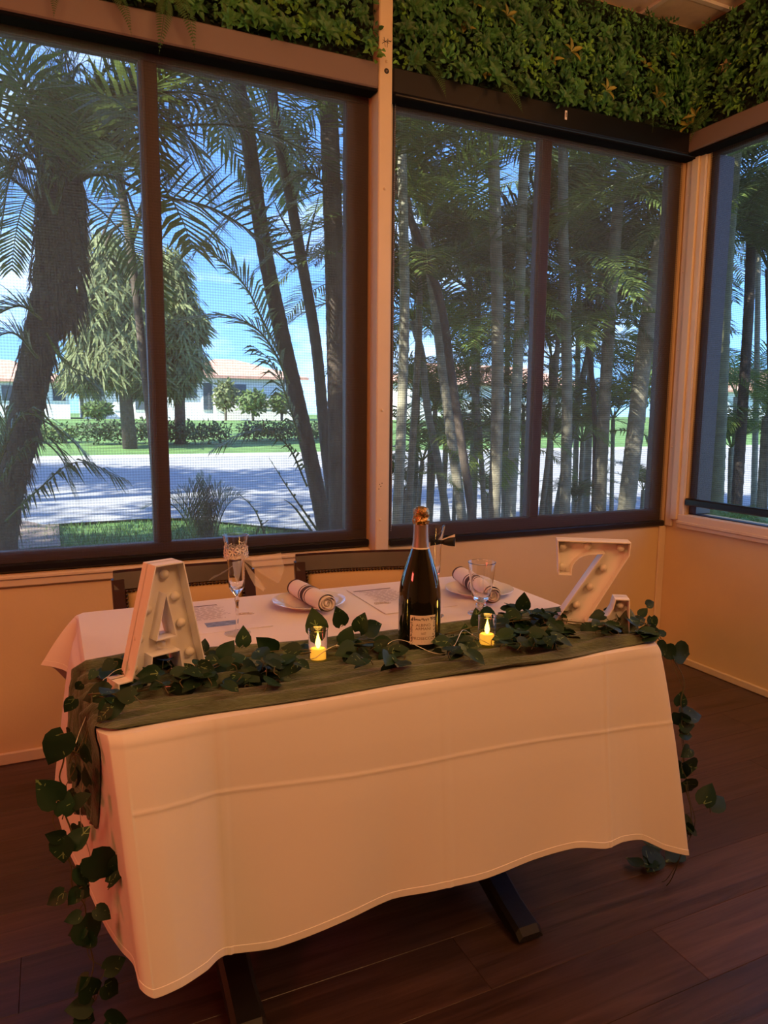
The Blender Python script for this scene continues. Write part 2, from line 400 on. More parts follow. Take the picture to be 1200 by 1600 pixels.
M['fern'] = mat('fern_green', (0.055, 0.13, 0.03), 0.6, rnd=0.25, trans=0.2)
M['yellowleaf'] = mat('yellow_croton', (0.24, 0.24, 0.04), 0.5, var=0.3, vscale=25, rnd=0.3)
M['tuft'] = mat('dry_seed_head', (0.30, 0.24, 0.12), 0.8, rnd=0.2)
M['backing'] = mat('dark_mat', (0.012, 0.02, 0.008), 0.9)

# ================================================================ ROOM
XL, XR, YF, YB, ZC = -3.0, 2.93, -3.0, 2.83, 3.10
def structure(name, mb, m, parent=None, smooth=False):
    o = mb.build(name, m, parent, smooth)
    if parent is None: o['kind'] = 'structure'
    return o
floor = structure('floor', MB().box((XL-.1, YF-.1, -.12), (XR+.1, YB+.1, -.012)), M['subfloor'])
PW = 0.178
row = 0; y = YB
plank_me = {}
while y > 0.5:
    y0 = max(y-PW, 0.3); x = XL + 0.0 + ((row*0.47) % 1.2)-1.2
    while x < XR:
        a, b2 = max(x, -0.8), min(x+1.22, XR)
        if b2-a > 0.06 and a < XR:
            wx = round(b2-a-.0008, 4)
            if wx not in plank_me:
                plank_me[wx] = MB().box((-wx/2, -PW/2+.0004, -.012), (wx/2, PW/2-.0004, 0.0), 0.0007).mesh('plank', M['plank'])
            o = link('plank', plank_me[wx], floor); o.location = ((a+b2)/2, y-PW/2, 0.0)
        x += 1.22
    y -= PW; row += 1
structure('floor_rest', MB().box((XL, YF, -.012), (-0.801, YB, 0.0)).box((-0.8, YF, -.012), (XR, y+.0008, 0.0)), M['plank']).name = 'floor_1'

# back wall: two window bays with a post between them
B1 = (-0.55, 1.226); B2 = (1.322, 2.915); ZS, ZT = 0.70, 2.55
wb = MB()
wb.box((XL, YB, 0), (XR+.12, YB+.12, ZS)); wb.box((XL, YB, ZT), (XR+.12, YB+.12, ZC+.1))
wb.box((XL, YB, ZS), (B1[0], YB+.12, ZT)); wb.box((B1[1], YB, ZS), (B2[0], YB+.12, ZT)); wb.box((B2[1], YB, ZS), (XR+.12, YB+.12, ZT))
structure('wall_back', wb, M['wall'])
wr = MB(); RB = (0.75, 2.70); RS = 0.772
wr.box((XR, YF, 0), (XR+.12, YB, RS)); wr.box((XR, YF, ZT), (XR+.12, YB, ZC+.1)); wr.box((XR, YF, RS), (XR+.12, RB[0], ZT)); wr.box((XR, RB[1], RS), (XR+.12, YB, ZT))
structure('wall_right', wr, M['wall'])
structure('wall_left', MB().box((XL-.12, YF-.12, 0), (XL, YB+.12, ZC+.1)), M['wall'])
structure('wall_front', MB().box((XL, YF-.12, 0), (XR+.12, YF, ZC+.1)), M['wall'])
ceil = structure('ceiling', MB().box((XL, YF, ZC+.012), (XR, YB, ZC+.10)), M['ceiling'])
tile = MB().box((-.297, -.597, 0), (.297, .597, .012), .002).mesh('ceiling_panel', M['ceiling'])
i = 0
for cx in np.arange(2.28, -0.9, -0.6):
    for cy in np.arange(2.02, -0.5, -1.2):
        o = link('ceiling_panel', tile, ceil); o.location = (cx, cy, ZC)
tb = MB()
for cx in np.arange(2.58, -1.0, -0.6): tb.box((cx-.012, -.6, ZC-.003), (cx+.012, YB, ZC+.011))
for cy in np.arange(2.62, -0.7, -1.2): tb.box((-1.1, cy-.012, ZC-.003), (XR, cy+.012, ZC+.011))
tb.build('ceiling_grid', M['white'], ceil)
# roof with eaves outside, so that the sun stays off the glass
structure('roof', MB().box((XL-1.0, YF-1.0, ZC+.22), (XR+0.75, YB+0.75, ZC+.40), .02), M['ceiling'])

# trims
post = structure('trim_1', MB().box((1.226, 2.752, 0.0), (1.284, YB-.001, ZC-.01), .004), M['trim'])
dome = MB().lathe([(0.0065, 0), (0.0060, .002), (0.0035, .0042), (0.0004, .005)], n=12).mesh('screw', M['trim'], smooth=True)
rotY = frame3((1, 0, 0), (0, -1, 0))
for px, py in ((601, 295), (597, 641), (594, 812), (604, 96)):
    p = onY(px, py, 2.752); place('screw', dome, post, (p[0], 2.7525, p[2]), rotY)
p = onY(604, 111, 2.752)
ring = MB()
ring.lathe([(0.0035, 0), (0.0060, .0015), (0.0085, .003), (0.0100, .0015), (0.0100, 0)], n=16)
place('screw_ring', ring.mesh('screw_ring', M['iron'], smooth=True), post, (p[0], 2.7522, p[2]), rotY)
place('screw', MB().lathe([(0.0036, 0), (0.0028, .005), (.0004, .006)], n=10).mesh('screw_head', M['steel'], smooth=True), post, (p[0], 2.7522, p[2]), rotY)
scr = MB()      # pen marks on the post
for seg in (((598, 62), (608, 68)), ((597, 68), (606, 62), (611, 66)), ((600, 58), (602, 73)), ((606, 60), (605, 74)), ((598, 66), (612, 64))):
    scr.tube([onY(a, b, 2.7515) for a, b in seg], 0.0009, 5)
for a, b in ((593, 757), (595, 760), (592, 764), (597, 755)):
    scr.sphere(onY(a, b, 2.7515), 0.0022, 6, 4)
scr.build('pen_mark', M['ink'], post)
structure('trim_2', MB().box((XL, YB-.018, 0.655), (1.225, YB-.0005, ZS-.002), .004).box((XL, YB-.026, 0.683), (1.225, YB-.0175, ZS-.004), .003), M['trim'])
structure('trim_3', MB().box((2.885, YB-.012, 0.0), (XR-.0005, YB-.0005, ZS-.004), .003), M['trim'])
tc_ = MB().box((XR-.016, 2.775, 0.70), (XR-.0005, YB-.013, 2.515), .003).box((XR-.026, 2.735, 0.74), (XR-.0005, 2.776, 2.515), .003).box((XR-.014, 2.702, 0.74), (XR-.0005, 2.736, 2.515), .003)
cornertrim = structure('trim_4', tc_, M['trim'])
rotX = frame3((0, 1, 0), (-1, 0, 0))
for py in (300, 420, 545, 700):
    d = ray(1092-(py-300)*0.055, py); t = (XR-.016)/d[0]; p = np.array([0, 0, CAM_H])+d*t
    if 2.78 < p[1] < 2.81: pass
    place('screw', dome, cornertrim, (XR-.0162, 2.80, p[2]), rotX, 0.8)
structure('trim_5', MB().box((XR-.018, 0.4, 0.700), (XR-.0005, 2.735, RS-.001), .004).box((XR-.026, 0.4, 0.722), (XR-.0175, 2.735, .738), .003), M['trim'])
structure('baseboard_back', MB().box((XL, YB-.014, 0), (1.225, YB-.0005, .045), .004).box((1.285, YB-.014, 0), (2.884, YB-.0005, .045), .004), M['trim'])
structure('baseboard_right', MB().box((XR-.014, YF, 0), (XR-.0005, YB-.015, .035), .004), M['trim'])

# ---------------------------------------------------------------- windows
def window(name, ax, lo, hi, z0, z1, splits, stiles, bot, top, plane):
    """ax 0: in the back wall (runs along X); ax 1: in the right wall (runs along Y)"""
    w = bpy.data.objects.new(name, None); COL.objects.link(w); w['kind'] = 'structure'
    w.location = ((lo+hi)/2, plane, z0) if ax == 0 else (plane, (lo+hi)/2, z0)
    def B(mb, a, b, za, zb, d0, d1, bev=.004):
        if ax == 0: mb.box((a, plane+d0, za), (b, plane+d1, zb), bev)
        else: mb.box((plane+d0, a, za), (plane+d1, b, zb), bev)
    f = MB(); B(f, lo, hi, z0, z0+bot, .020, .062); B(f, lo, hi, z1-top, z1, .020, .062)
    dpt = .062 if ax == 0 else .125
    B(f, lo, lo+stiles[0], z0+bot, z1-top, .020, dpt); B(f, hi-stiles[1], hi, z0+bot, z1-top, .020, dpt)
    f.build('frame', M['bronze'], w)
    edges = [lo+stiles[0]]+[e for s in splits for e in s]+[hi-stiles[1]]
    for s in splits:
        m = MB(); B(m, s[0], s[1], z0+bot, z1-top, .018, .058); B(m, s[0]+.008, s[0]+.022, z0+bot, z1-top, .012, .019, .002)
        m.build('mullion', M['bronze'], w)
    for k in range(0, len(edges), 2):
        g = MB(); B(g, edges[k]-.006, edges[k+1]+.006, z0+bot-.006, z1-top+.006, .036, .040, 0)
        g.build('pane', M['glasspane'], w)
    return w
window('window_1', 0, B1[0], B1[1], ZS, ZT, [(0.345, 0.410)], (0.175, 0.096), 0.075, 0.06, YB)
window('window_2', 0, B2[0], B2[1], ZS, ZT, [(2.060, 2.128)], (0.026, 0.080), 0.083, 0.06, YB)
window('window_3', 1, RB[0], RB[1], RS, ZT, [(1.66, 1.72)], (0.05, 0.045), 0.004, 0.05, XR)

# roller shades of woven screen: cassette, screen, hem bar, chain
def shade(label, ax, lo, hi, z_hem, cas, mcas, mscr, plane, cz=(2.517, 2.611)):
    t = thing('roller_shade', label, 'window shade', ((lo+hi)/2, YB, 2.56) if ax == 0 else (XR, (lo+hi)/2, 2.56), 'roller shades on the windows')
    def B(mb, a, b, za, zb, d0, d1, bev=.003):
        if ax == 0: mb.box((a, plane+d0, za), (b, plane+d1, zb), bev)
        else: mb.box((plane+d0, a, za), (plane+d1, b, zb), bev)
    c = MB(); B(c, lo+cas[0], hi+cas[1], cz[0], cz[1], -.078, -.002, .005)
    cc = c.build('cassette', M[mcas], t)
    un = MB(); B(un, lo+cas[0]+.002, hi+cas[1]-.002, cz[0]-.012, cz[0]-.0005, -.074, -.004, .003); un.build('cassette_shadow', M['under_shadow'], t)  # black strip put in for the shade below the cassette
    s = MB(); n = 2
    if ax == 0: P = np.array([[(x, plane+.008, z) for x in (lo+.004, hi-.004)] for z in (z_hem, cz[0]+.01)])
    else: P = np.array([[(plane+.008, y, z) for y in (lo+.004, hi-.004)] for z in (z_hem, cz[0]+.01)])
    s.grid(P); s.build('screen', M[mscr], t)
    h = MB(); B(h, lo, hi, z_hem-(.016 if ax == 0 else .022), z_hem+.014, -.016, .014, .006)
    h.build('hem_bar', M['cas_black'], t)
    return t, cc
shade('wide screen roller shade under a brown cassette on the left window', 0, B1[0]+.003, B1[1]-.001, ZS+.022, (0, 0), 'cas_brown', 'screen', YB)
s2, c2 = shade('screen roller shade under a black cassette with a bead chain on the middle window', 0, 1.3235, B2[1]-.001, ZS+.012, (-.037, 0), 'cas_black', 'screen', YB, (2.512, 2.607))
bar = MB().tube([(1.30, YB-.070, 2.510), (2.90, YB-.070, 2.510)], .006, 8); bar.build('rail', M['cas_black'], c2)
ch = MB()
for k in range(230): ch.sphere((1.3275+.0006*math.sin(k*.7), YB-.012, 2.508-k*.0076), .0023, 6, 4)
o = ch.build('bead_chain', M['chain'], s2, True); o['kind'] = 'stuff'
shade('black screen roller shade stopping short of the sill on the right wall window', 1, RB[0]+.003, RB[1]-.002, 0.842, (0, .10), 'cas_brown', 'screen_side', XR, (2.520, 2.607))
p = onY(884, 180, YB-.079)
tg = thing('shade_tag', 'small white plastic tag on the black cassette of the middle window', 'tag', tuple(p))
MB().box(p+np.array([-.006, -.003, -.019]), p+np.array([.006, -.0005, .019]), .002).build('plate', M['white'], tg)
MB().box(p+np.array([-.0022, -.0040, -.010]), p+np.array([.0022, -.0031, .010]), .0005).build('mark', M['band'], tg)

# ---------------------------------------------------------------- artificial leaf panels above the windows
def leaf_faces(mb, base, d, up, L, W, fold=.25, mi=0, curl=0.15):
    d = np.array(d, float); d /= np.linalg.norm(d); s = np.cross(up, d); s /= np.linalg.norm(s)+1e-9; n = np.cross(d, s)
    b = np.array(base, float)
    q = [b, b+d*L*.38+s*W/2+n*W*fold, b+d*L*.42, b+d*L*.38-s*W/2+n*W*fold, b+d*L*.74+s*W*.36-n*L*curl*.3+n*W*fold*.6, b+d*L*.76-n*L*curl*.4, b+d*L*.74-s*W*.36-n*L*curl*.3+n*W*fold*.6, b+d*L-n*L*curl]
    mb.add(q, [(0, 1, 2), (0, 2, 3), (1, 4, 5, 2), (2, 5, 6, 3), (4, 7, 5), (5, 7, 6)], [(0, .5), (.38, 1), (.42, .5), (.38, 0), (.74, .9), (.76, .5), (.74, .1), (1, .5)], mi)
def rosette(n, L, W, tilt, seed, layers=1):
    r = random.Random(seed); mb = MB()
    for l in range(layers):
        for k in range(n):
            a = 2*PI*(k+.5*l)/n+r.uniform(-.2, .2); t = tilt*(1+.8*l)+r.uniform(-.15, .2)
            d = (math.cos(a)*math.cos(t), math.sin(a)*math.cos(t), math.sin(t))
            leaf_faces(mb, (0, 0, .004*l), d, (0, 0, 1), L*(1-.3*l)*r.uniform(.8, 1.15), W*r.uniform(.85, 1.1))
    return mb
def tuft_mesh(n, spread, L, W, seed):
    r = random.Random(seed); mb = MB()
    for k in range(n):
        a = r.uniform(0, 2*PI); q = spread*math.sqrt(r.random())
        t = r.uniform(-.1, 1.1); b = a+r.uniform(-.8, .8)
        leaf_faces(mb, (q*math.cos(a), q*math.sin(a), r.uniform(0, .02)), (math.cos(b)*math.cos(t), math.sin(b)*math.cos(t), math.sin(t)), (0, 0, 1), L*r.uniform(.7, 1.2), W*r.uniform(.8, 1.2))
    return mb
def fern_mesh(L, seed):
    r = random.Random(seed); mb = MB(); pts = []
    for k in range(15):
        t = k/14; pts.append(np.array([L*t, 0, .035*math.sin(t*PI*.8)-.05*t*t]))
    mb.tube(pts, [.0014*(1-.7*k/14) for k in range(15)], 4)
    for k in range(1, 24):
        t = k/24; i = min(int(t*14), 13); p = pts[i]+(pts[i+1]-pts[i])*(t*14-i)
        w = .030*math.sin(PI*min(1, .12+t*.9))**.8*(1.05-t*.5)
        for s in (-1, 1):
            leaf_faces(mb, p, (.35, s, -.15), (0, 0, 1), w, .0045, .1)
    return mb
SPR = {
 'rose': [rosette(7, .050, .022, .25, s, 2).mesh('rosette_sprig', M['wallleaf']) for s in (1, 2, 3)],
 'box': [tuft_mesh(20, .032, .026, .014, s).mesh('boxwood_sprig', M['wallleaf']) for s in (4, 5, 6)],
 'bright': [tuft_mesh(14, .024, .022, .013, s).mesh('bright_sprig', M['wallleaf2']) for s in (7, 8)],
 'fern': [fern_mesh(.15, s).mesh('fern_frond', M['fern']) for s in (9, 10)],
 'yellow': [rosette(4, .060, .020, .5, s).mesh('yellow_leaf_sprig', M['yellowleaf']) for s in (11, 12)],
 'seed': [tuft_mesh(20, .012, .012, .005, s).mesh('seed_sprig', M['tuft']) for s in (13,)],
}
NAMES = {'rose': 'rosette_sprig', 'box': 'boxwood_sprig', 'bright': 'bright_sprig', 'fern': 'fern_frond', 'yellow': 'yellow_leaf_sprig', 'seed': 'seed_sprig'}
def leaf_panel(label, P0, U, V, Nrm, u_len, v_len, count, seed, extra=()):
    """P0 lower corner, U along the wall, V up, Nrm into the room"""
    P0, U, V, Nrm = [np.array(q, float) for q in (P0, U, V, Nrm)]
    t = thing('leaf_wall_panel', label, 'artificial plants', tuple(P0), 'artificial leaf panels above the windows')
    mb = MB(); c = P0+U*u_len/2+V*v_len/2
    h = np.abs(U)*u_len/2+np.abs(V)*v_len/2
    lo, hi = c-h, c+h; lo = np.minimum(lo, lo+Nrm*.02); hi = np.maximum(hi, hi+Nrm*.02) if Nrm.sum() > 0 else hi
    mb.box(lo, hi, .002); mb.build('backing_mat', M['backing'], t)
    r = random.Random(seed)
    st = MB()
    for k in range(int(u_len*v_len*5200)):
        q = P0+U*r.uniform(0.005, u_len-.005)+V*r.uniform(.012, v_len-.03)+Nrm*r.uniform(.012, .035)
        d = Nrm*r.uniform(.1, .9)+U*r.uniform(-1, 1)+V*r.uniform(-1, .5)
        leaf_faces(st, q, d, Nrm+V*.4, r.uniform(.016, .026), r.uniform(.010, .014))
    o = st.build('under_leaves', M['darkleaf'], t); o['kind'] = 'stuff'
    nu = max(1, int(math.sqrt(count*u_len/v_len))); nv = max(1, count//nu)
    for a in range(nu):
        for b in range(nv):
            kind = r.choices(['rose', 'box', 'bright', 'fern', 'seed', 'yellow'], [40, 40, 15, 3, .8, 1.5])[0]
            u = (a+r.uniform(.1, .9))/nu*(u_len-.05)+.025; v = (b+r.uniform(.1, .9))/nv*(v_len-.055)+.022
            q = P0+U*u+V*v+Nrm*r.uniform(.045, .085)
            z = Nrm+U*r.uniform(-.45, .45)+V*r.uniform(-.5, .35)
            an = r.uniform(0, 2*PI); x = U*math.cos(an)+V*math.sin(an)
            if kind in ('fern', 'yellow'): x = -V*1.0+U*r.uniform(-.7, .7)+Nrm*.5; q = q+V*.01
            if v > v_len-.16: x = U if kind == 'fern' else x
            place(NAMES[kind], r.choice(SPR[kind]), t, q, frame3(x, z), r.uniform(.85, 1.2) if v < v_len-.13 else r.uniform(.7, .85))
    for kind, u, v, dx, sc in extra:
        q = P0+U*u+V*v+Nrm*.10
        place(NAMES[kind], SPR[kind][0], t, q, frame3(-V+U*dx+Nrm*.28, Nrm+V*.4), sc)
    return t
PZ = 2.614
leaf_panel('artificial green leaf panel above the left window with ferns hanging over the brown cassette', (-0.55, YB-.001, PZ), (1, 0, 0), (0, 0, 1), (0, -1, 0), 1.775, ZC-PZ-.002, 260, 21,
  [('fern', .98, .035, -.18, 1.25), ('fern', 1.01, .06, .35, 1.25), ('fern', .80, .03, .5, 1.0), ('fern', .64, .015, -.1, .8), ('rose', .85, .03, 0, 1.2), ('rose', 1.28, .045, .1, 1.2), ('rose', 1.55, .05, .2, 1.2), ('bright', 1.74, .01, 0, 1.2), ('rose', 1.40, .03, .2, 1.15)])
leaf_panel('artificial green leaf panel above the middle window with yellow leaf tufts', (1.286, YB-.001, PZ), (1, 0, 0), (0, 0, 1), (0, -1, 0), XR-1.286-.03, ZC-PZ-.002, 295, 22,
  [('yellow', .83, .20, .3, 1.1), ('yellow', .50, .27, .4, .9), ('yellow', 1.03, .08, .2, 1.0), ('yellow', 1.32, .10, .4, 1.1), ('rose', .30, .02, .2, 1.2), ('rose', .45, .03, .2, 1.2), ('rose', .62, .015, .0, 1.2), ('rose', .80, .01, .2, 1.1)])
leaf_panel('artificial green leaf panel above the right wall window, running into the corner', (XR-.001, YB-.03, PZ), (0, -1, 0), (0, 0, 1), (-1, 0, 0), 1.55, ZC-PZ-.002, 230, 23,
  [('yellow', .06, .02, -.3, 1.1), ('yellow', .10, .05, .5, 1.0), ('seed', .26, .2, .2, 1.4)])

# ================================================================ TABLE
TX0, TX1, TY0, TY1, TZ = 0.045, 1.262, 1.200, 2.000, 0.750
TOP = TZ+.003
tab = thing('table', 'rectangular pedestal table hidden under a white cloth, black iron feet showing', 'table', ((TX0+TX1)/2, 1.6, 0))
MB().box((TX0+.03, TY0+.03, TZ-.032), (TX1-.03, TY1-.03, TZ), .006).build('tabletop', M['chairwood'], tab)
for cx in (0.315, 1.005):
    MB().tube([(cx, 1.60, .10), (cx, 1.60, .70)], .038, 20).box((cx-.10, 1.40, .70), (cx+.10, 1.80, TZ-.033), .004).build('column', M['iron'], tab, True, 40)
    base = MB()
    prof = [(-.290, .012, .034, .012), (-.275, .012, .036, .026), (-.20, .030, .034, .030), (-.10, .072, .036, .032), (-.03, .098, .045, .038), (.03, .098, .045, .038), (.10, .072, .036, .032), (.20, .030, .034, .030), (.275, .012, .036, .026), (.290, .012, .034, .012)]
    Pg = []
    for dy, z, w, h in prof:
        z0 = max(.010, z-.012); zt = z+h
        Pg.append([(cx-w, 1.60+dy, z0), (cx-w, 1.60+dy, zt-.010), (cx-w*.72, 1.60+dy, zt), (cx+w*.72, 1.60+dy, zt), (cx+w, 1.60+dy, zt-.010), (cx+w, 1.60+dy, z0)])
    Pg = np.array(Pg); base.grid(Pg, wrap=True)
    base.add(Pg[0], [(0, 1, 2, 3, 4, 5)]); base.add(Pg[-1], [(5, 4, 3, 2, 1, 0)])
    fo = base.build('foot', M['iron'], tab)
    for dy in (-.268, .268): MB().lathe([(.015, 0), (.017, .003), (.012, .011)], (cx, 1.60+dy, 0), 14, caps=True).build('glide', M['iron'], fo)

# cloth: stations = (point on the table's edge) -> (point on the hem)
ST = [  # bx, by, hx, hy, hz
 (0.084, 1.200, 0.107, 1.088, .357), (0.120, 1.200, 0.150, 1.092, .358), (0.180, 1.200, 0.195, 1.118, .352), (0.228, 1.200, 0.232, 1.150, .344), (0.330, 1.200, 0.322, 1.150, .334),
 (0.455, 1.200, 0.457, 1.152, .344), (0.560, 1.200, 0.555, 1.158, .350), (0.650, 1.200, 0.648, 1.150, .345), (0.765, 1.200, 0.766, 1.150, .340), (0.880, 1.200, 0.882, 1.152, .346),
 (0.990, 1.200, 0.994, 1.150, .347), (1.068, 1.200, 1.075, 1.150, .327), (1.115, 1.200, 1.130, 1.160, .325), (1.165, 1.200, 1.190, 1.165, .312), (1.215, 1.200, 1.260, 1.155, .272),
 (1.248, 1.204, 1.326, 1.145, .247), (1.260, 1.225, 1.318, 1.185, .262), (1.262, 1.300, 1.300, 1.300, .33), (1.262, 1.45, 1.310, 1.45, .345), (1.262, 1.65, 1.318, 1.65, .35), (1.262, 1.85, 1.31, 1.86, .35),
 (1.260, 1.975, 1.34, 2.03, .42), (1.235, 2.000, 1.26, 2.045, .47), (1.10, 2.000, 1.10, 2.030, .50), (.90, 2.0, .90, 2.022, .51), (.65, 2.0, .65, 2.03, .505), (.40, 2.0, .40, 2.022, .51), (.20, 2.0, .19, 2.035, .50),
 (.085, 2.000, .060, 2.045, .50), (.058, 1.999, -.020, 2.022, .605), (.046, 1.985, -.050, 1.995, .628), (.045, 1.955, .012, 1.945, .618), (.045, 1.915, .016, 1.915, .55), (.045, 1.87, -.022, 1.86, .40),
 (.045, 1.76, -.030, 1.76, .35), (.045, 1.58, -.003, 1.58, .35), (.045, 1.42, .026, 1.41, .35), (.045, 1.30, .055, 1.29, .35), (.045, 1.252, .072, 1.225, .350), (.049, 1.226, .083, 1.170, .362), (.062, 1.207, .086, 1.105, .368)]
S = [np.array(s) for s in ST]; NS = len(S); SUB = 14
rows_s = []
for i in range(NS):
    a, b, c, d = S[i-1], S[i], S[(i+1) % NS], S[(i+2) % NS]
    for k in range(SUB):
        t = k/SUB
        q = 0.5*((2*b)+(-a+c)*t+(2*a-5*b+4*c-d)*t*t+(-a+3*b-3*c+d)*t**3)
        lin = b+(c-b)*t
        q = lin*0.35+q*0.65; q[:2] = lin[:2] if i in (0,) or True else q[:2]
        rows_s.append(q)
Q = np.array(rows_s); NC = len(Q)
NR = 130
P = np.zeros((NR+1, NC, 3))
def crease(x, c, w): return max(0.0, 1-abs(x-c)/w)
for j in range(NR+1):
    t = j/NR
    for k in range(NC):
        bx, by, hx, hy, hz = Q[k]
        dx, dy = hx-bx, hy-by
        # rounded edge, then a nearly straight fall
        e = 0.022
        f = (t**0.80)*0.92+0.08*min(1, t*14)
        if t < 0.06: f = 0.10*math.sin(min(1, t/0.06)*PI/2)
        else: f = 0.10+0.90*((t-0.06)/0.94)**0.92
        wl = min(1, max(0, (k/SUB-32)/1.5))*min(1, max(0, (40-k/SUB)/2.2))
        if wl > 0: f += wl*(max(f, min(1, t*9)*t**.55)-f)
        z = TOP-(TOP-hz)*(t**1.05)
        x = bx+dx*f; y = by+dy*f
        if k < 16*SUB:   # front panel: ironed folds and a faint billow
            for cx in (0.243, 0.680, 1.090):
                y -= .0019*crease(x, cx, .005)-.0012*crease(x, cx, .06)
            zc = 0.630-(x-0.087)*0.046
            y -= .0016*crease(z, zc+.004*math.sin(x*9), .0045)-.0012*crease(z, zc, .05)
            y += .004*math.sin(x*7.3+t*2.0)*t+.0025*math.sin(x*17+1.3+3*t)*t
        else:
            x += .003*math.sin(y*21+t*3)*t
        P[j, k] = (x, y, z)
cl = MB()
cl.grid(P, uv=[(0, 0)]*((NR+1)*NC), wrap=True)
# hem: a doubled edge
Hm = np.zeros((5, NC, 3))
nrm = np.zeros((NC, 3))
for k in range(NC):
    tg_ = P[NR, (k+1) % NC]-P[NR, k-1]; nv = np.cross(tg_, (0, 0, 1.0)); nrm[k] = nv/(np.linalg.norm(nv)+1e-9)
top_in = P[NR-2]; 
for q_, (off, up) in enumerate(((.0002, .0135), (.0011, .0128), (.0011, .0), (.0004, -.0008), (-.0004, .0))):
    up_dir = P[NR-3]-P[NR]; up_dir = up_dir/np.linalg.norm(up_dir, axis=1)[:, None]
    Hm[q_] = P[NR]+nrm*off+up_dir*up
# top
cx_, cy_ = (TX0+TX1)/2, (TY0+TY1)/2
rings = [P[0]]
for s_ in (0.97, 0.85, 0.6, 0.3, 0.0):
    rings.append(np.array([(cx_+(p[0]-cx_)*s_, cy_+(p[1]-cy_)*s_, TOP+.0006*(math.sin(p[0]*13*s_)+math.cos(p[1]*11))) for p in P[0]]))
cl.grid(np.array(rings)[::-1], uv=[(0, 0)]*(len(rings)*NC), wrap=True)
cloth = cl.build('tablecloth', M['cloth'], None, True)
tag(cloth, 'white tablecloth with ironed creases draped over the pedestal table', 'tablecloth')
hm = MB(); hm.grid(Hm, uv=[(0, 0)]*(5*NC), wrap=True); h_ = hm.build('hem', M['cloth'], cloth, False)

LEFT_K = [k for k in range(33*SUB, NC) if P[0, k, 0] < .075]
def cloth_left_x(y, z):
    """outermost x of the draped cloth's left side at height z"""
    ys, xs_ = [], []
    for k in LEFT_K[::5]:
        col = P[:, k]; ys.append(np.interp(-z, -col[:, 2], col[:, 1])); xs_.append(np.interp(-z, -col[:, 2], col[:, 0]))
    o = np.argsort(ys); return float(np.interp(y, np.array(ys)[o], np.array(xs_)[o]))
# ---------------------------------------------------------------- gauze runner
def runner():
    mb = MB(); r = random.Random(3)
    nu, nv = 190, 70
    Pn = np.zeros((nv, nu, 3))
    ph = [r.uniform(0, 6.28) for _ in range(12)]
    for j in range(nv):
        v = j/(nv-1)
        for i in range(nu):
            u = i/(nu-1)*1.78-0.23     # arc length along the runner; 0..1.22 on the table
            yc0 = 1.200+.012*math.sin(u*5+.5)+.008*math.sin(u*13); yc1 = 1.527+.012*math.sin(u*4+2)+.008*math.sin(u*11)
            if u > .15: yc0 += .012*min(1, (u-.15)/.2)
            y = yc0+(yc1-yc0)*v
            rip = 0.0
            for k, (fv, fu, am) in enumerate(((34, 2.1, .0075), (52, -3.3, .0052), (23, 5.2, .0065), (75, 1.4, .0030))):
                rip += am*(1-abs(math.sin(v*fv*.5+fu*u+1.3*math.sin(u*3+ph[k])+ph[k+4]))*1.6)
            rip = max(rip, -.006)+.0080
            if u < 0:      # hangs over the left end, gathered
                g = min(1, -u/.23); y = 1.238+max(0, y-1.20)*(1-.25*g)+.08*g
                z = TOP-max(0, -u)*.96; 
                x = cloth_left_x(y, z)-.002-max(0, rip)*1.1*min(1, v*5+.1)
            elif u <= 1.215:
                x = TX0+u; z = TOP+.0015+rip
                z += .062*math.exp(-((x-1.245)/.022)**2)*math.exp(-((y-1.315)/.038)**2)+.014*math.exp(-((x-1.10)/.06)**2)*math.exp(-((y-1.30)/.03)**2)
                if u < .04: q_ = 1-u/.04; x -= .006*q_; y += .038*q_*q_*(1-v)
            else:
                g = (u-1.215); y = 1.30+(y-1.20)*.55
                x = TX1+.012+rip*1.6+.05*min(1, g/.35); z = TOP-.002-g*.9
            Pn[j, i] = (x, y, z)
    mb.grid(Pn)
    o = mb.build('table_runner', M['runner'], None, True)
    m = o.modifiers.new('thick', 'SOLIDIFY'); m.thickness = .0008; m.offset = 1
    return tag(o, 'crinkled olive gauze runner along the near edge of the white tablecloth', 'table runner')
runner()

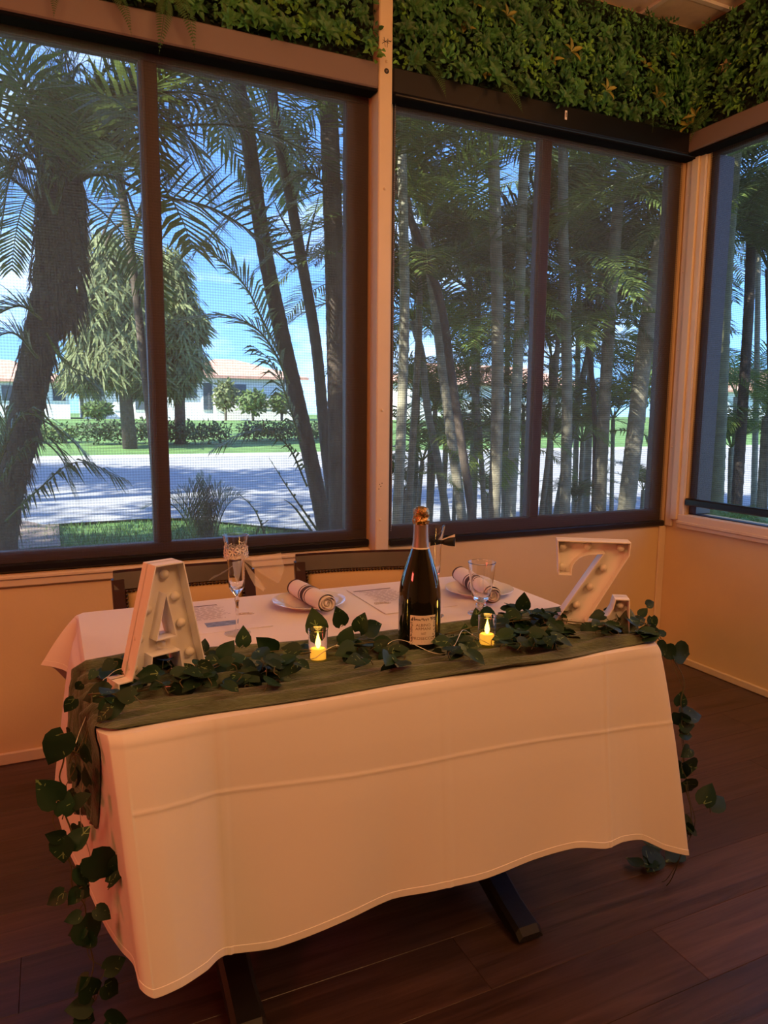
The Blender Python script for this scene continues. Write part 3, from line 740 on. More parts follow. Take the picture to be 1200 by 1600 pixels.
# ---------------------------------------------------------------- chairs
def make_chair(loc, label):
    t = thing('dining_chair', label, 'chair', loc, 'wooden dining chairs behind the table')
    X0, Y0 = loc[0], loc[1]
    W = .215; yb = Y0+.21     # back
    def Pb(x, z): return (X0+x, yb+.09*max(0, (z-.45))/.35, z)
    for s in (-1, 1):
        o = MB()
        pts = [(X0+s*(W-.02), yb+.05, 0), (X0+s*(W-.018), yb+.005, .25), Pb(s*(W-.016), .46), Pb(s*(W-.014), .62), Pb(s*(W-.012), .762)]
        n = len(pts); Pg = []
        for i, p in enumerate(pts):
            hw, hd = .018, .014
            Pg.append([(p[0]-hw, p[1]-hd, p[2]), (p[0]+hw, p[1]-hd, p[2]), (p[0]+hw, p[1]+hd, p[2]), (p[0]-hw, p[1]+hd, p[2])])
        Pg = np.array(Pg); o.grid(Pg, wrap=True); o.add(Pg[0], [(3, 2, 1, 0)]); o.add(Pg[-1], [(0, 1, 2, 3)])
        o.build('leg', M['chairwood'], t)
        f = MB(); Pg = []
        for z, hw in ((0, .013), (.25, .016), (.43, .02)):
            Pg.append([(X0+s*(W-.03)-hw, Y0-.19-hw, z), (X0+s*(W-.03)+hw, Y0-.19-hw, z), (X0+s*(W-.03)+hw, Y0-.19+hw, z), (X0+s*(W-.03)-hw, Y0-.19+hw, z)])
        Pg = np.array(Pg); f.grid(Pg, wrap=True); f.add(Pg[0], [(3, 2, 1, 0)]); f.add(Pg[-1], [(0, 1, 2, 3)]); f.build('leg', M['chairwood'], t)
    r = MB()       # top rail, bowed, and bottom rail
    def rail(z0, z1, d):
        Pg = []
        for k in range(13):
            x = -W+2*W*k/12; bow = .016*(1-(x/W)**2)
            a, b = Pb(x, z0), Pb(x, z1)
            Pg.append([(a[0], a[1]-d+bow, a[2]), (a[0], a[1]+d+bow, a[2]), (b[0], b[1]+d*.7+bow, b[2]-.004), (b[0], b[1]+bow, b[2]+.002), (b[0], b[1]-d*.7+bow, b[2]-.004)])
        Pg = np.array(Pg); r.grid(Pg, wrap=True); r.add(Pg[0], [tuple(range(5))[::-1]]); r.add(Pg[-1], [tuple(range(5))])
    rail(.733, .786, .016); r.build('top_rail', M['chairwood'], t, True, 40)
    r = MB(); rail(.50, .54, .014); r.build('bottom_rail', M['chairwood'], t, True, 40)
    pn = MB(); Pg = []
    for j in range(9):
        z = .535+.202*j/8; rowp = []
        for k in range(13):
            x = -(W-.030)+2*(W-.030)*k/12; bow = .016*(1-(x/W)**2); p = Pb(x, z)
            puff = .014*(1-(2*k/12-1)**6)*(1-(2*j/8-1)**6)
            rowp.append((p[0], p[1]+bow-.004-puff, p[2]))
        Pg.append(rowp)
    pn.grid(np.array(Pg)); pnl = pn.build('back_panel', M['vinyl'], t, True)
    m = pnl.modifiers.new('thick', 'SOLIDIFY'); m.thickness = .016; m.offset = -1
    nm = MB()
    def nail(x, z):
        bow = .016*(1-(x/W)**2); p = Pb(x, z); nm.sphere((p[0], p[1]+bow-.015, p[2]), .0052, 8, 5)
    k = int((2*W-.07)/.0112)
    for i in range(k+1): nail(-(W-.035)+(2*W-.07)*i/k, .726)
    for i in range(1, 18):
        for s in (-1, 1): nail(s*(W-.035), .726-.0112*i)
    o = nm.build('nailhead_trim', M['nail'], t, True); o['kind'] = 'stuff'
    se = MB(); Pg = []
    MB().box((X0-W+.004, Y0-.20, .395), (X0+W-.004, Y0+.195, .435), .006).build('seat_frame', M['chairwood'], t)
    MB().box((X0-W+.012, Y0-.205, .436), (X0+W-.012, Y0+.185, .482), .018).build('seat', M['vinyl'], t, True, 50)
    MB().tube([(X0-W+.03, Y0-.17, .19), (X0-W+.03, Y0+.215, .19)], .010, 8).tube([(X0+W-.03, Y0-.17, .19), (X0+W-.03, Y0+.215, .19)], .010, 8).tube([(X0-W+.03, Y0+.03, .19), (X0+W-.03, Y0+.03, .19)], .010, 8).build('stretcher', M['chairwood'], t, True)
    return t
make_chair((0.372, 2.035, 0), 'dark wooden chair with nailhead trim behind the marquee letter A and menu')
ch2 = make_chair((0.915, 2.045, 0), 'dark wooden chair with nailhead trim behind the dark wine bottle')
ch2.rotation_euler.z = R_(-10)

# ---------------------------------------------------------------- marquee letters
def marquee(label, origin, th, outlines, bulbs, depth=.048, height=.03):
    th = R_(th); ex = np.array([math.cos(th), math.sin(th), 0]); ey = np.array([-math.sin(th), math.cos(th), 0])
    o = np.array(origin)
    def W(x, z, d): return o+ex*x+ey*d+np.array([0, 0, z])
    t = thing('marquee_letter', label, 'letter light', tuple(origin), 'marquee letters on the table')
    me2 = bmesh.new()       # filled back panel from outline + holes
    crv = bpy.data.curves.new('tmp', 'CURVE'); crv.dimensions = '2D'; crv.fill_mode = 'BOTH'; crv.extrude = .0015
    for ol in outlines:
        sp = crv.splines.new('POLY'); sp.points.add(len(ol)-1); sp.use_cyclic_u = True
        for i, (x, z) in enumerate(ol): sp.points[i].co = (x, z, 0, 1)
    ob = bpy.data.objects.new('tmp', crv); COL.objects.link(ob)
    dg = bpy.context.evaluated_depsgraph_get(); dg.update()
    tm = bpy.data.meshes.new_from_object(ob.evaluated_get(dg))
    vs = [W(v.co.x, v.co.y, depth*.62-v.co.z) for v in tm.vertices]; fs = [tuple(p.vertices) for p in tm.polygons]
    bpy.data.objects.remove(ob); bpy.data.meshes.remove(tm)
    MB().add(vs, fs).build('back_panel', M['white'], t)
    rim = MB(); th_ = .0022
    for oi, ol in enumerate(outlines):
        n = len(ol); pts = np.array(ol, float)
        area = sum(pts[i][0]*pts[(i+1) % n][1]-pts[(i+1) % n][0]*pts[i][1] for i in range(n))
        sg = 1 if (area > 0) == (oi == 0) else -1
        ins = []
        for i in range(n):
            a, b, c = pts[i-1], pts[i], pts[(i+1) % n]
            n1 = np.array([-(b-a)[1], (b-a)[0]]); n1 /= np.linalg.norm(n1); n2 = np.array([-(c-b)[1], (c-b)[0]]); n2 /= np.linalg.norm(n2)
            mm = n1+n2; mm /= max(.35, (mm@n1)); ins.append(b+sg*th_*mm*(1 if np.linalg.norm(mm) < 4 else .5))
        for i in range(n):
            k = (i+1) % n
            A0, A1, B0, B1_ = pts[i], pts[k], ins[i], ins[k]
            vs = [W(*A0, 0), W(*A1, 0), W(*A1, depth), W(*A0, depth), W(*B0, 0), W(*B1_, 0), W(*B1_, depth), W(*B0, depth)]
            rim.add(vs, [(0, 1, 2, 3), (5, 4, 7, 6), (1, 0, 4, 5), (3, 2, 6, 7)])
    rim.build('rim', M['white'], t)
    bm_ = MB().sphere((0, 0, 0), .0092, 16, 10); bme = bm_.mesh('bulb', M['bulb'], smooth=True)
    for x, z in bulbs: place('bulb', bme, t, W(x, z, depth*.62-.0095))
    return t
A_out = [(0, 0), (.062, 0), (.0675, .064), (.1225, .064), (.131, 0), (.195, 0), (.195, .030), (.177, .030), (.137, .235), (.079, .235), (.026, .030), (0, .030)]
A_hole = [(.0985, .176), (.0785, .095), (.1165, .095)]
marquee('large white marquee letter A standing on the left end of the green runner', (0.091, 1.335, TOP+.007), 20,
        [A_out, A_hole], [(.107, .212), (.070, .150), (.128, .166), (.052, .098), (.1385, .112), (.095, .079), (.038, .045), (.155, .050), (.018, .014), (.17, .014)])
arcp = [(-.024, .138)]+[(-.024+.048*(1-math.cos(a)), .150+.040*math.sin(a)) for a in np.linspace(0.1, PI/2, 7)]+[(.046, .192)]
Z_out = [(-.060, .221), (.108, .221), (.106, .190), (.017, .028), (.030, .030), (.050, .034), (.066, .046), (.074, .062), (.079, .085), (.112, .085), (.116, 0), (-.062, 0), (-.060, .020), (.046, .192)]
Z_out += [p for p in arcp[::-1][1:]] + [(-.054, .138)]
marquee('large white marquee letter Z at the right end of the green runner', (1.130, 1.335, TOP+.007), -33,
        [Z_out], [(-.045, .204), (.012, .206), (.088, .204), (-.045, .155), (.050, .155), (.022, .108), (-.008, .062), (.094, .066), (-.03, .016), (.09, .016), (.03, .014)])

# ================================================================ THINGS ON THE TABLE
RT = TOP+.008          # top of the runner
def text_mesh(body, size, extr=0.0):
    c = bpy.data.curves.new('tmp', 'FONT'); c.body = body; c.size = size; c.align_x = 'CENTER'; c.align_y = 'CENTER'; c.resolution_u = 3
    ob = bpy.data.objects.new('tmp', c); COL.objects.link(ob)
    dg = bpy.context.evaluated_depsgraph_get(); dg.update()
    tm = bpy.data.meshes.new_from_object(ob.evaluated_get(dg))
    bm = bmesh.new(); bm.from_mesh(tm); bmesh.ops.triangulate(bm, faces=bm.faces[:])
    vs = [(v.co.x, v.co.y) for v in bm.verts]; fs = [tuple(v.index for v in f.verts) for f in bm.faces]
    bm.free(); bpy.data.objects.remove(ob); bpy.data.meshes.remove(tm)
    return vs, fs
# ---- wine bottle
BX, BY = 0.728, 1.392
bot = thing('wine_bottle', 'tall dark sparkling wine bottle with a cream label and copper foil top', 'bottle', (BX, BY, RT))
prof = [(.0, .006), (.030, .003), (.044, .0), (.0468, .006), (.0470, .03), (.0470, .095), (.0462, .120), (.0432, .145), (.0375, .168), (.0302, .191), (.0230, .212), (.0180, .228), (.0160, .240), (.0150, .262)]
MB().lathe([(max(float(p[0]), .0005), float(p[2])) for p in bez([(r_q, 0, z_q) for r_q, z_q in prof[1:]], 4)], (BX, BY, RT), 48, caps=True).build('glass_body', M['bottle2'], bot, True, 60)
MB().lathe([(.0188, .226), (.0172, .240), (.0160, .258), (.0158, .290)], (BX, BY, RT), 36).build('neck_foil', M['neckfoil'], bot, True)
capm = MB()
r = random.Random(5)
Pc = []
for j in range(15):
    z = .276+.042*j/14; row_ = []
    for k in range(28):
        a = 2*PI*k/28; rad = .0178 if j < 11 else .0178*math.cos((j-10)/4*PI/2*.98)
        rad += r.uniform(-.0009, .0009)*(1 if j < 12 else .3)+(.0012 if j in (2, 3) else 0)
        zz = z if j < 11 else .276+.042*10/14+.009*math.sin((j-10)/4*PI/2)
        row_.append((BX+rad*math.cos(a), BY+rad*math.sin(a), RT+zz))
    Pc.append(row_)
capm.grid(np.array(Pc), uv=[(0, 0)]*(15*28), wrap=True); capm.build('foil_cap', M['goldfoil'], bot, True)
MB().lathe([(.0208, .2175), (.0186, .2265), (.0180, .2285), (.0174, .2335)], (BX, BY, RT), 36).build('neck_label', M['paper'], bot, True)
LA = math.atan2(-BY, -BX)+0.19       # label faces a little to the right of the camera
def wrapL(u, z, rad=.0473): a = LA+u/.0473; return (BX+rad*math.cos(a), BY+rad*math.sin(a), RT+z)
lb = MB(); lw, lz0, lz1 = .0295, .018, .083
lb.grid(np.array([[wrapL(-lw+2*lw*i/24, lz0+(lz1-lz0)*j) for i in range(25)] for j in range(2)])); label_o = lb.build('label', M['paper'], bot, True)
ink = MB(); gold = MB()
def put(mb, s, size, z, sx=1.0, rad=.0475, du=0.0):
    vs, fs = text_mesh(s, size); mb.add([wrapL(x*sx+du, z+y, rad) for x, y in vs], fs)
put(gold, 'ALBINO', .0088, .0615, 1.05); put(gold, 'ARMANI', .0088, .0535, 1.05); put(gold, '1607', .0072, .0430, .8); put(gold, 'PROSECCO', .0092, .0320, 1.08)
gold.build('lettering', M['goldink'], label_o)
def sprig_mark(mb, u, z, s, a):
    for k in range(3):
        b = a+(k-1)*.9; c, d = math.cos(b), math.sin(b)
        q = [(0, 0), (s*.5*c-s*.18*d, s*.5*d+s*.18*c), (s*c, s*d), (s*.5*c+s*.18*d, s*.5*d-s*.18*c)]
        mb.add([wrapL(u+x, z+y, .0475) for x, y in q], [(0, 1, 2, 3)])
r = random.Random(2)
for k in range(12):
    u = -lw+.004+(2*lw-.008)*k/11; sprig_mark(ink, u, lz1-.0055-.003*math.sin(k*PI/11), .0042, r.uniform(0, 6))
    if k in (0, 1, 10, 11): sprig_mark(ink, u, lz1-.010, .004, r.uniform(0, 6))
for k in range(15):
    z = lz0+.003+(lz1-lz0-.010)*k/14
    for s in (-1, 1): sprig_mark(ink, s*(lw-.0035-.001*(k % 2)), z, .0038, r.uniform(0, 6))
for s in (-.013, .013): ink.add([wrapL(s-.010, .0245, .0475), wrapL(s+.010, .0245, .0475), wrapL(s+.010, .0250, .0475), wrapL(s-.010, .0250, .0475)], [(0, 1, 2, 3)])
ink.build('floral_border', M['ink'], label_o)

# ---- glasses
def lathe_glass(name, outer, inner, c, parent, m='glass', n=40):
    return MB().lathe(outer+inner, c, n).build(name, M[m], parent, True, 50)
def flute(label, c, h=.238):
    t = thing('champagne_flute', label, 'glass', c, 'decorated champagne flutes on the table')
    bz = .104
    lathe_glass('bowl', [(.0035, bz-.012), (.008, bz-.006), (.0150, bz+.004), (.0185, bz+.012), (.0195, bz+.03), (.0205, bz+.075), (.0235, bz+.098), (.0300, h)],
                [(.0288, h), (.0222, bz+.098), (.0190, bz+.075), (.0180, bz+.03), (.0165, bz+.014), (.010, bz+.008), (.0005, bz+.006)], c, t)
    lathe_glass('stem', [(.0045, .008), (.0036, .02), (.0034, .05), (.0040, .075), (.0062, .082), (.0036, bz-.011)], [], c, t, n=14)
    lathe_glass('base', [(.0005, 0), (.0300, 0), (.0310, .0015), (.0290, .003), (.012, .006), (.0044, .010), (.0005, .010)], [], c, t)
    return t
f1c = (0.384, 1.665, TOP)
fl = flute('champagne flute with white lace flowers and a sheer tulle bow', f1c)
r = random.Random(9)
wr_ = MB(); N_ = 30
def petal_flower(mb, c, nrm, s):
    nrm = np.array(nrm)/np.linalg.norm(nrm); a = np.cross(nrm, (0, 0, 1.0)); a /= np.linalg.norm(a)+1e-9; b = np.cross(nrm, a)
    for k in range(6):
        an = 2*PI*k/6; d = a*math.cos(an)+b*math.sin(an); e = np.cross(nrm, d)
        lp = [np.array(c)+nrm*.002, np.array(c)+d*s*.55+e*s*.26+nrm*.003, np.array(c)+d*s+nrm*.001, np.array(c)+d*s*.55-e*s*.26+nrm*.003]
        mb.tube(lp+[lp[0]], .0012, 4)
    mb.sphere(np.array(c)+nrm*.002, .0022, 6, 4)
bz = .104
for k in range(9):
    a = 2*PI*k/9; rad = .0228
    fo = MB(); petal_flower(fo, (f1c[0]+rad*math.cos(a), f1c[1]+rad*math.sin(a), f1c[2]+.201+.006*math.sin(k*2.1)), (math.cos(a), math.sin(a), .1), .0150)
    fo.build('lace_flower', M['lace'], fl, True)
rfl = MB(); Pq = []
for i in range(61):
    a = 2*PI*i/60; w_ = .0035*math.sin(i*1.9)
    Pq.append([(f1c[0]+(.0215+abs(q)*.5+w_*abs(q)*60)*math.cos(a), f1c[1]+(.0215+abs(q)*.5+w_*abs(q)*60)*math.sin(a), f1c[2]+.198+q+.002*math.sin(i)) for q in (-.013, -.006, 0, .006, .012)])
rfl.grid(np.array(Pq)).build('organza_ruffle', M['tulle'], fl, True)
def tulle_sheet(corners, n=8, amp=.006, seed=0):
    r = random.Random(seed); A, B, C, D = [np.array(q, float) for q in corners]
    P_ = np.array([[A*(1-u)*(1-v)+B*u*(1-v)+C*u*v+D*(1-u)*v+np.array([0, amp*math.sin(u*5+v*3+seed), amp*math.cos(v*6+u*2)*.6]) for u in np.linspace(0, 1, n)] for v in np.linspace(0, 1, n)])
    return MB().grid(P_)
k0 = np.array(f1c)+np.array([.010, -.022, .180])
for i, (tip1, tip2) in enumerate((((.085, -.02, .018), (.075, -.035, -.055)), ((-.055, -.03, -.015), (-.085, -.015, -.04)), ((.045, -.04, -.06), (.018, -.035, -.055)), ((-.03, -.03, .005), (-.02, -.03, -.05)))):
    tulle_sheet((k0, k0+np.array(tip1)*1.0, k0+np.array(tip1)*.6+np.array(tip2)*.55, k0+np.array(tip2)), 8, .003, i).build('tulle_bow', M['tulle'], fl, True)
f2c = tuple(onZ(675, 962, TOP))
f2 = flute('champagne flute wearing a black bow tie, half hidden behind the bottle', f2c)
kc = np.array(f2c)+np.array([.012, -.0225, .198]); dr = np.array([RIGHT[0], RIGHT[1], 0]); dr /= np.linalg.norm(dr); dn = np.array([-FWD[0], -FWD[1], 0]); dn /= np.linalg.norm(dn)
def wing(s, m_, z0, x1, zt, d):
    P_ = []
    for i in range(7):
        u = i/6; hw = .005+(zt-.005)*u**.8
        P_.append([kc+dr*s*(.003+x1*u)+np.array([0, 0, z0*u+hw*q*(1 if q != 0 else 1)])+dn*(d+.005*(1-q*q)*math.sin(u*PI)) for q in (-1, -.5, 0, .5, 1)])
    o = MB().grid(np.array(P_)).build('bow_wing', M[m_], f2, True); q = o.modifiers.new('thick', 'SOLIDIFY'); q.thickness = .002
wing(-1, 'satin', 0, .026, .010, .002); wing(1, 'satin', .002, .030, .012, .002)
MB().box(kc+np.array([-.005, -.004, -.005]), kc+np.array([.005, .004, .005]), .002).build('bow_knot', M['satin'], f2)
tulle_sheet((kc+dr*.0+np.array([0, 0, .006])-dn*.004, kc+dr*.034+np.array([0, 0, .020])-dn*.004, kc+dr*.036+np.array([0, 0, -.016])-dn*.004, kc+np.array([0, 0, -.006])-dn*.004), 6, .001, 3).build('white_ribbon', M['lace'], f2, True)
gc = (1.012, 1.588, TOP)
gb = thing('water_goblet', 'footed water goblet in front of the right place setting', 'glass', gc)
lathe_glass('bowl', [(0.0048, .030), (0.0120, .034), (0.0204, .040), (0.0246, .050), (0.0282, .070), (0.0330, .105), (0.0354, .136), (0.0366, .1385)], [(0.0354, .1395), (0.0342, .136), (0.0314, .105), (0.0266, .070), (0.0228, .052), (0.0180, .045), (0.0005, .043)], gc, gb)
lathe_glass('stem', [(0.0180, .008), (0.0126, .016), (0.0102, .020), (0.0144, .024), (0.0126, .028), (0.0102, .031)], [], gc, gb, n=24)
lathe_glass('foot', [(0.0005, 0), (0.0330, 0), (0.0342, .002), (0.0324, .004), (0.0180, .0085), (0.0005, .010)], [], gc, gb)

# ---- candles
def candle(c, label, e):
    t = thing('votive_candle', label, 'candle', c, 'lit candles in the garland')
    lathe_glass('glass_cup', [(.0005, 0), (.0185, 0), (.0195, .002), (.0205, .066), (.0210, .067)], [(.0200, .0675), (.0195, .066), (.0182, .005), (.0005, .004)], c, t)
    w = MB().lathe([(.0005, .0045), (.0155, .0045), (.0160, .006), (.0160, .0255), (.0140, .028), (.009, .0265), (.0005, .026)], c, 24); w.build('wax', M['wax'], t, True, 50)
    f = MB().lathe([(.0005, .027), (.0032, .029), (.0056, .036), (.0050, .042), (.0024, .052), (.0004, .060)], c, 14); f.build('flame', M['flame'], t, True)
    light('candle_glow', 'POINT', (c[0], c[1], c[2]+.075), e, (1.0, 0.50, 0.08), shadow_soft_size=.012)
    return t
c1 = onZ(500, 1034, RT); c2_ = onZ(765, 1010, RT)
candle((c1[0], c1[1]+.012, RT), 'lit votive candle in a clear cup, left of the bottle', .09)
candle((c2_[0], c2_[1]+.012, RT), 'lit votive candle in a clear cup, right of the bottle below the goblet', .09)

# ---- plates and napkins
def plate(c, label):
    t = bpy.data.objects.new
    mb = MB().lathe([(.0005, .004), (.055, .004), (.060, .0045), (.082, .013), (.0985, .0165), (.1000, .0175), (.0995, .0185), (.0970, .0180), (.080, .0155), (.058, .008), (.055, .0072), (.0005, .0070)], c, 56)
    mb.lathe([(.056, .0), (.058, .0), (.058, .005), (.055, .005)], c, 56)
    o = mb.build('dinner_plate', M['china'], None, True, 60)
    return tag(o, label, 'plate', 'plates on the table')
p1 = (0.622, 1.838, TOP+.0003); p2 = (1.122, 1.772, TOP+.0003)
plate(p1, 'white china plate under a napkin roll, left of the bottle'); plate(p2, 'white china plate under a napkin roll, behind the goblet')
def napkin_roll(A, B, label, flip=1):
    A, B = np.array(A), np.array(B); t = thing('napkin_roll', label, 'napkin', tuple((A+B)/2-np.array([0, 0, .026])), 'rolled napkins on the plates')
    d = B-A; L = np.linalg.norm(d); d /= L; s = np.cross((0, 0, 1.0), d); s /= np.linalg.norm(s); up = np.cross(d, s)
    m, n = 22, 28
    def ringp(u, k_, sc=1.0):
        a = 2*PI*k_/n; rr = (.0235+.0022*math.sin(u*3)+.002*u)*(1+.03*math.sin(2*a+u*4))*sc
        return A+d*L*u+s*rr*math.cos(a)+up*rr*.92*math.sin(a)
    MB().grid(np.array([[ringp(i/(m-1), k_) for k_ in range(n)] for i in range(m)]), wrap=True, uv=[(0, 0)]*(m*n)).build('rolled_cloth', M['napkin'], t, True)
    for u0, u1 in ((.0, .045), (.40, .425), (.46, .55), (.585, .61)):
        MB().grid(np.array([[ringp(u, k_, 1.025) for k_ in range(n)] for u in (u0, (u0+u1)/2, u1)]), wrap=True, uv=[(0, 0)]*(3*n)).build('stripe', M['band'], t, True)
    sp = MB(); P2 = []        # spiral of cloth edges at both ends
    for i in range(46):
        a = i*.42; rr = .0215*(1-i/52); c = B if flip > 0 else A; dd = d if flip > 0 else -d
        q = c+s*rr*math.cos(a)+up*rr*.92*math.sin(a)
        P2.append([q-dd*.012, q+dd*(.006+.005*math.sin(a*1.3))])
    sp.grid(np.array(P2)); o = sp.build('folded_end', M['napkin'], t, True); q = o.modifiers.new('thick', 'SOLIDIFY'); q.thickness = .0016
    for c, dd in ((A, -d), (B, d)):
        core = MB(); core.lathe([(.0005, 0), (.019, 0)], (0, 0, 0), 20)
        vs = [c-dd*.006+s*v[0]+up*v[1]*.92 for v in core.v]; MB().add(vs, core.f).build('core', M['napkin'], t)
    return t
nz = TOP+.0085
napkin_roll(tuple(onZ(461, 917, nz+.024)), tuple(onZ(511, 943, nz+.024)), 'white napkin roll with brown stripes on the left plate')
napkin_roll(tuple(onZ(718, 896, nz+.022)), tuple(onZ(769, 930, nz+.022)), 'white napkin roll with brown stripes behind the goblet')

# ---- menus
def menu(x0, x1, y0, y1, label, blue):
    t = thing('menu_sheet', label, 'menu', ((x0+x1)/2, (y0+y1)/2, TOP+.0012), 'paper menus on the table')
    MB().box((x0, y0, TOP+.0008), (x1, y1, TOP+.0016)).build('paper', M['menu'], t)
    z = TOP+.0019; r = random.Random(int(x0*1000))
    def strip(a, b, c, d, m, nm): MB().add([(a, c, z), (b, c, z), (b, d, z), (a, d, z)], [(0, 1, 2, 3)]).build(nm, M[m], t)
    w = x1-x0
    strip(x0+.05*w, x0+.60*w, y1-.034, y1-.027, 'printdark', 'heading')
    ln = MB(); yy = y1-.045
    while yy > y0+.11:
        a = x0+w*(.10+.12*r.random()); b = x0+w*(.55+.15*r.random()); xx = a
        while xx < b:
            wd = r.uniform(.008, .022); ln.add([(xx, yy, z), (min(b, xx+wd), yy, z), (min(b, xx+wd), yy+.0028, z), (xx, yy+.0028, z)], [(0, 1, 2, 3)]); xx += wd+.005
        yy -= .0085
    ln.build('small_print', M['print'], t)
    sc = MB(); lx, ly = (x0+.82*w, y0+.13) if blue else (x0+.16*w, y0+.10)
    for k in range(7):
        a = k*.9; sc.tube([(lx+.022*math.cos(a), ly+.008*math.sin(a*2), z), (lx+.02*math.cos(a+1.9), ly+.011*math.sin(a+1), z), (lx+.024*math.cos(a+2.6), ly-.006, z)], .0009, 4)
    sc.build('printed_emblem', M['print'], t)
    if blue: strip(x0+.30*w, x0+.66*w, y0+.045, y0+.085, 'printblue', 'picture')
    return t
menu(.262, .478, 1.690, 1.968, 'printed menu sheet with a small blue picture, beside the letter A', True)
menu(.778, .994, 1.678, 1.957, 'printed menu sheet between the two plates, partly behind the bottle', False)

# ================================================================ IVY GARLANDS
def ivy_leaf_mesh(seed, L=1.0):
    r = random.Random(seed); nu, nv = 7, 5; P_ = []; uv = []
    fold = r.uniform(.05, .28); curl = r.uniform(.0, .35); tw = r.uniform(-.3, .3)
    for i in range(nu):
        u = (0, .10, .25, .45, .66, .85, 1)[i]; w = (.17, .35, .44, .41, .29, .13, 0)[i]
        row_ = []
        for j in range(nv):
            v = j/(nv-1)*2-1
            x = L*(u-.13*abs(v)*(1-u)**3); y = w*v*L; z = L*(fold*abs(v)*w*1.6-curl*u*u*.5+tw*v*w*u+.02*math.sin(u*9+v*2))
            row_.append((x, y, z)); uv.append((u, .5+v*w))
        P_.append(row_)
    return MB().grid(np.array(P_), uv=uv).mesh('leaf', M['ivy'], smooth=True)
IVY = [ivy_leaf_mesh(s) for s in range(40, 46)]
rg = random.Random(77)
def garland(label, loc): return thing('ivy_garland', label, 'garland', loc, 'artificial ivy garlands')
gl = garland('artificial ivy garland from the bottle down the left side to the floor', (0.10, 1.36, TOP))
gr = garland('artificial ivy garland from the bottle along the table and down the right side', (1.20, 1.36, TOP))
vines = {id(gl): MB(), id(gr): MB()}
CAMP = np.array([0, 0, CAM_H])
def leaf(g, base, tip, nrm=None, mesh=None, stem=None):
    base, tip = np.array(base, float), np.array(tip, float); L = np.linalg.norm(tip-base)
    if nrm is None:
        nrm = CAMP-base; nrm /= np.linalg.norm(nrm); nrm = nrm+np.array([rg.uniform(-.5, .5), rg.uniform(-.5, .5), rg.uniform(-.2, .7)])
    place('leaf', mesh or rg.choice(IVY), g, base, frame3(tip-base, nrm), L)
    if stem is not None:
        m_ = (np.array(stem)+base)/2+np.array([rg.uniform(-.006, .006), rg.uniform(-.006, .006), rg.uniform(-.002, .008)])
        vines[id(g)].tube(bez([stem, m_, base], 4), .0009, 5, False)
def pxleaf(g, tip, base, Y, dY=0.0, stem=None, nz=None):
    b = onY(*base, Y); t = onY(*tip, Y+dY)
    s = None if stem is None else onY(*stem, Y+.01)
    leaf(g, b, t, nz, None, s)
def midline(pts, Y=None):
    return [np.array(p) for p in pts]
# main stems
def stem_line(g, pts, r_=.0016, tw=.006):
    c = bez(pts, 8)
    for off, sc_ in ((0, 1.0), (2.6, 1.7)):
        vines[id(g)].tube([p+sc_*tw*np.array([math.sin(i*.23+off)+.4*math.sin(i*.71+off*2), math.cos(i*.19+off*3)*.8, .5*math.sin(i*.31+off)]) for i, p in enumerate(c)], r_*(1 if off == 0 else .6), 5)
RZ = TOP+.022
topL = [(0.66, 1.40, RZ), (.55, 1.385, RZ+.01), (.44, 1.40, RZ+.008), (.32, 1.395, RZ+.012), (.20, 1.33, RZ+.008), (.11, 1.31, RZ+.006), (.045, 1.33, RZ+.005)]
stem_line(gl, topL)
dropL = [(.045, 1.33, RZ+.005)]+[tuple(onY(px, py, 1.245+.002*i)) for i, (px, py) in enumerate(((122, 1128), (108, 1165), (101, 1215), (96, 1262), (108, 1320), (118, 1365), (128, 1412), (136, 1455), (149, 1500), (147, 1545), (133, 1590)))]
dropL[1] = tuple(np.array([cloth_left_x(1.27, .70)-.03, 1.27, .70]))
stem_line(gl, dropL, .0014, .007)
topR = [(.80, 1.40, RZ), (.90, 1.39, RZ+.012), (1.00, 1.40, RZ+.016), (1.08, 1.38, RZ+.008), (1.17, 1.30, RZ+.006), (1.24, 1.32, RZ+.01), (1.295, 1.29, RZ)]
stem_line(gr, topR)
YR = 1.26
dropR = [(1.295, 1.29, RZ)]+[tuple(onY(px, py, YR)) for px, py in ((1061, 1050), (1064, 1095), (1067, 1140), (1069, 1185), (1072, 1225), (1078, 1290))]
floorR = onZ(1012, 1345, .02)
stem_line(gr, dropR+[tuple(np.array(dropR[-1])*.5+floorR*.5+np.array([0, 0, -.12])), tuple(floorR)], .0014, .006)
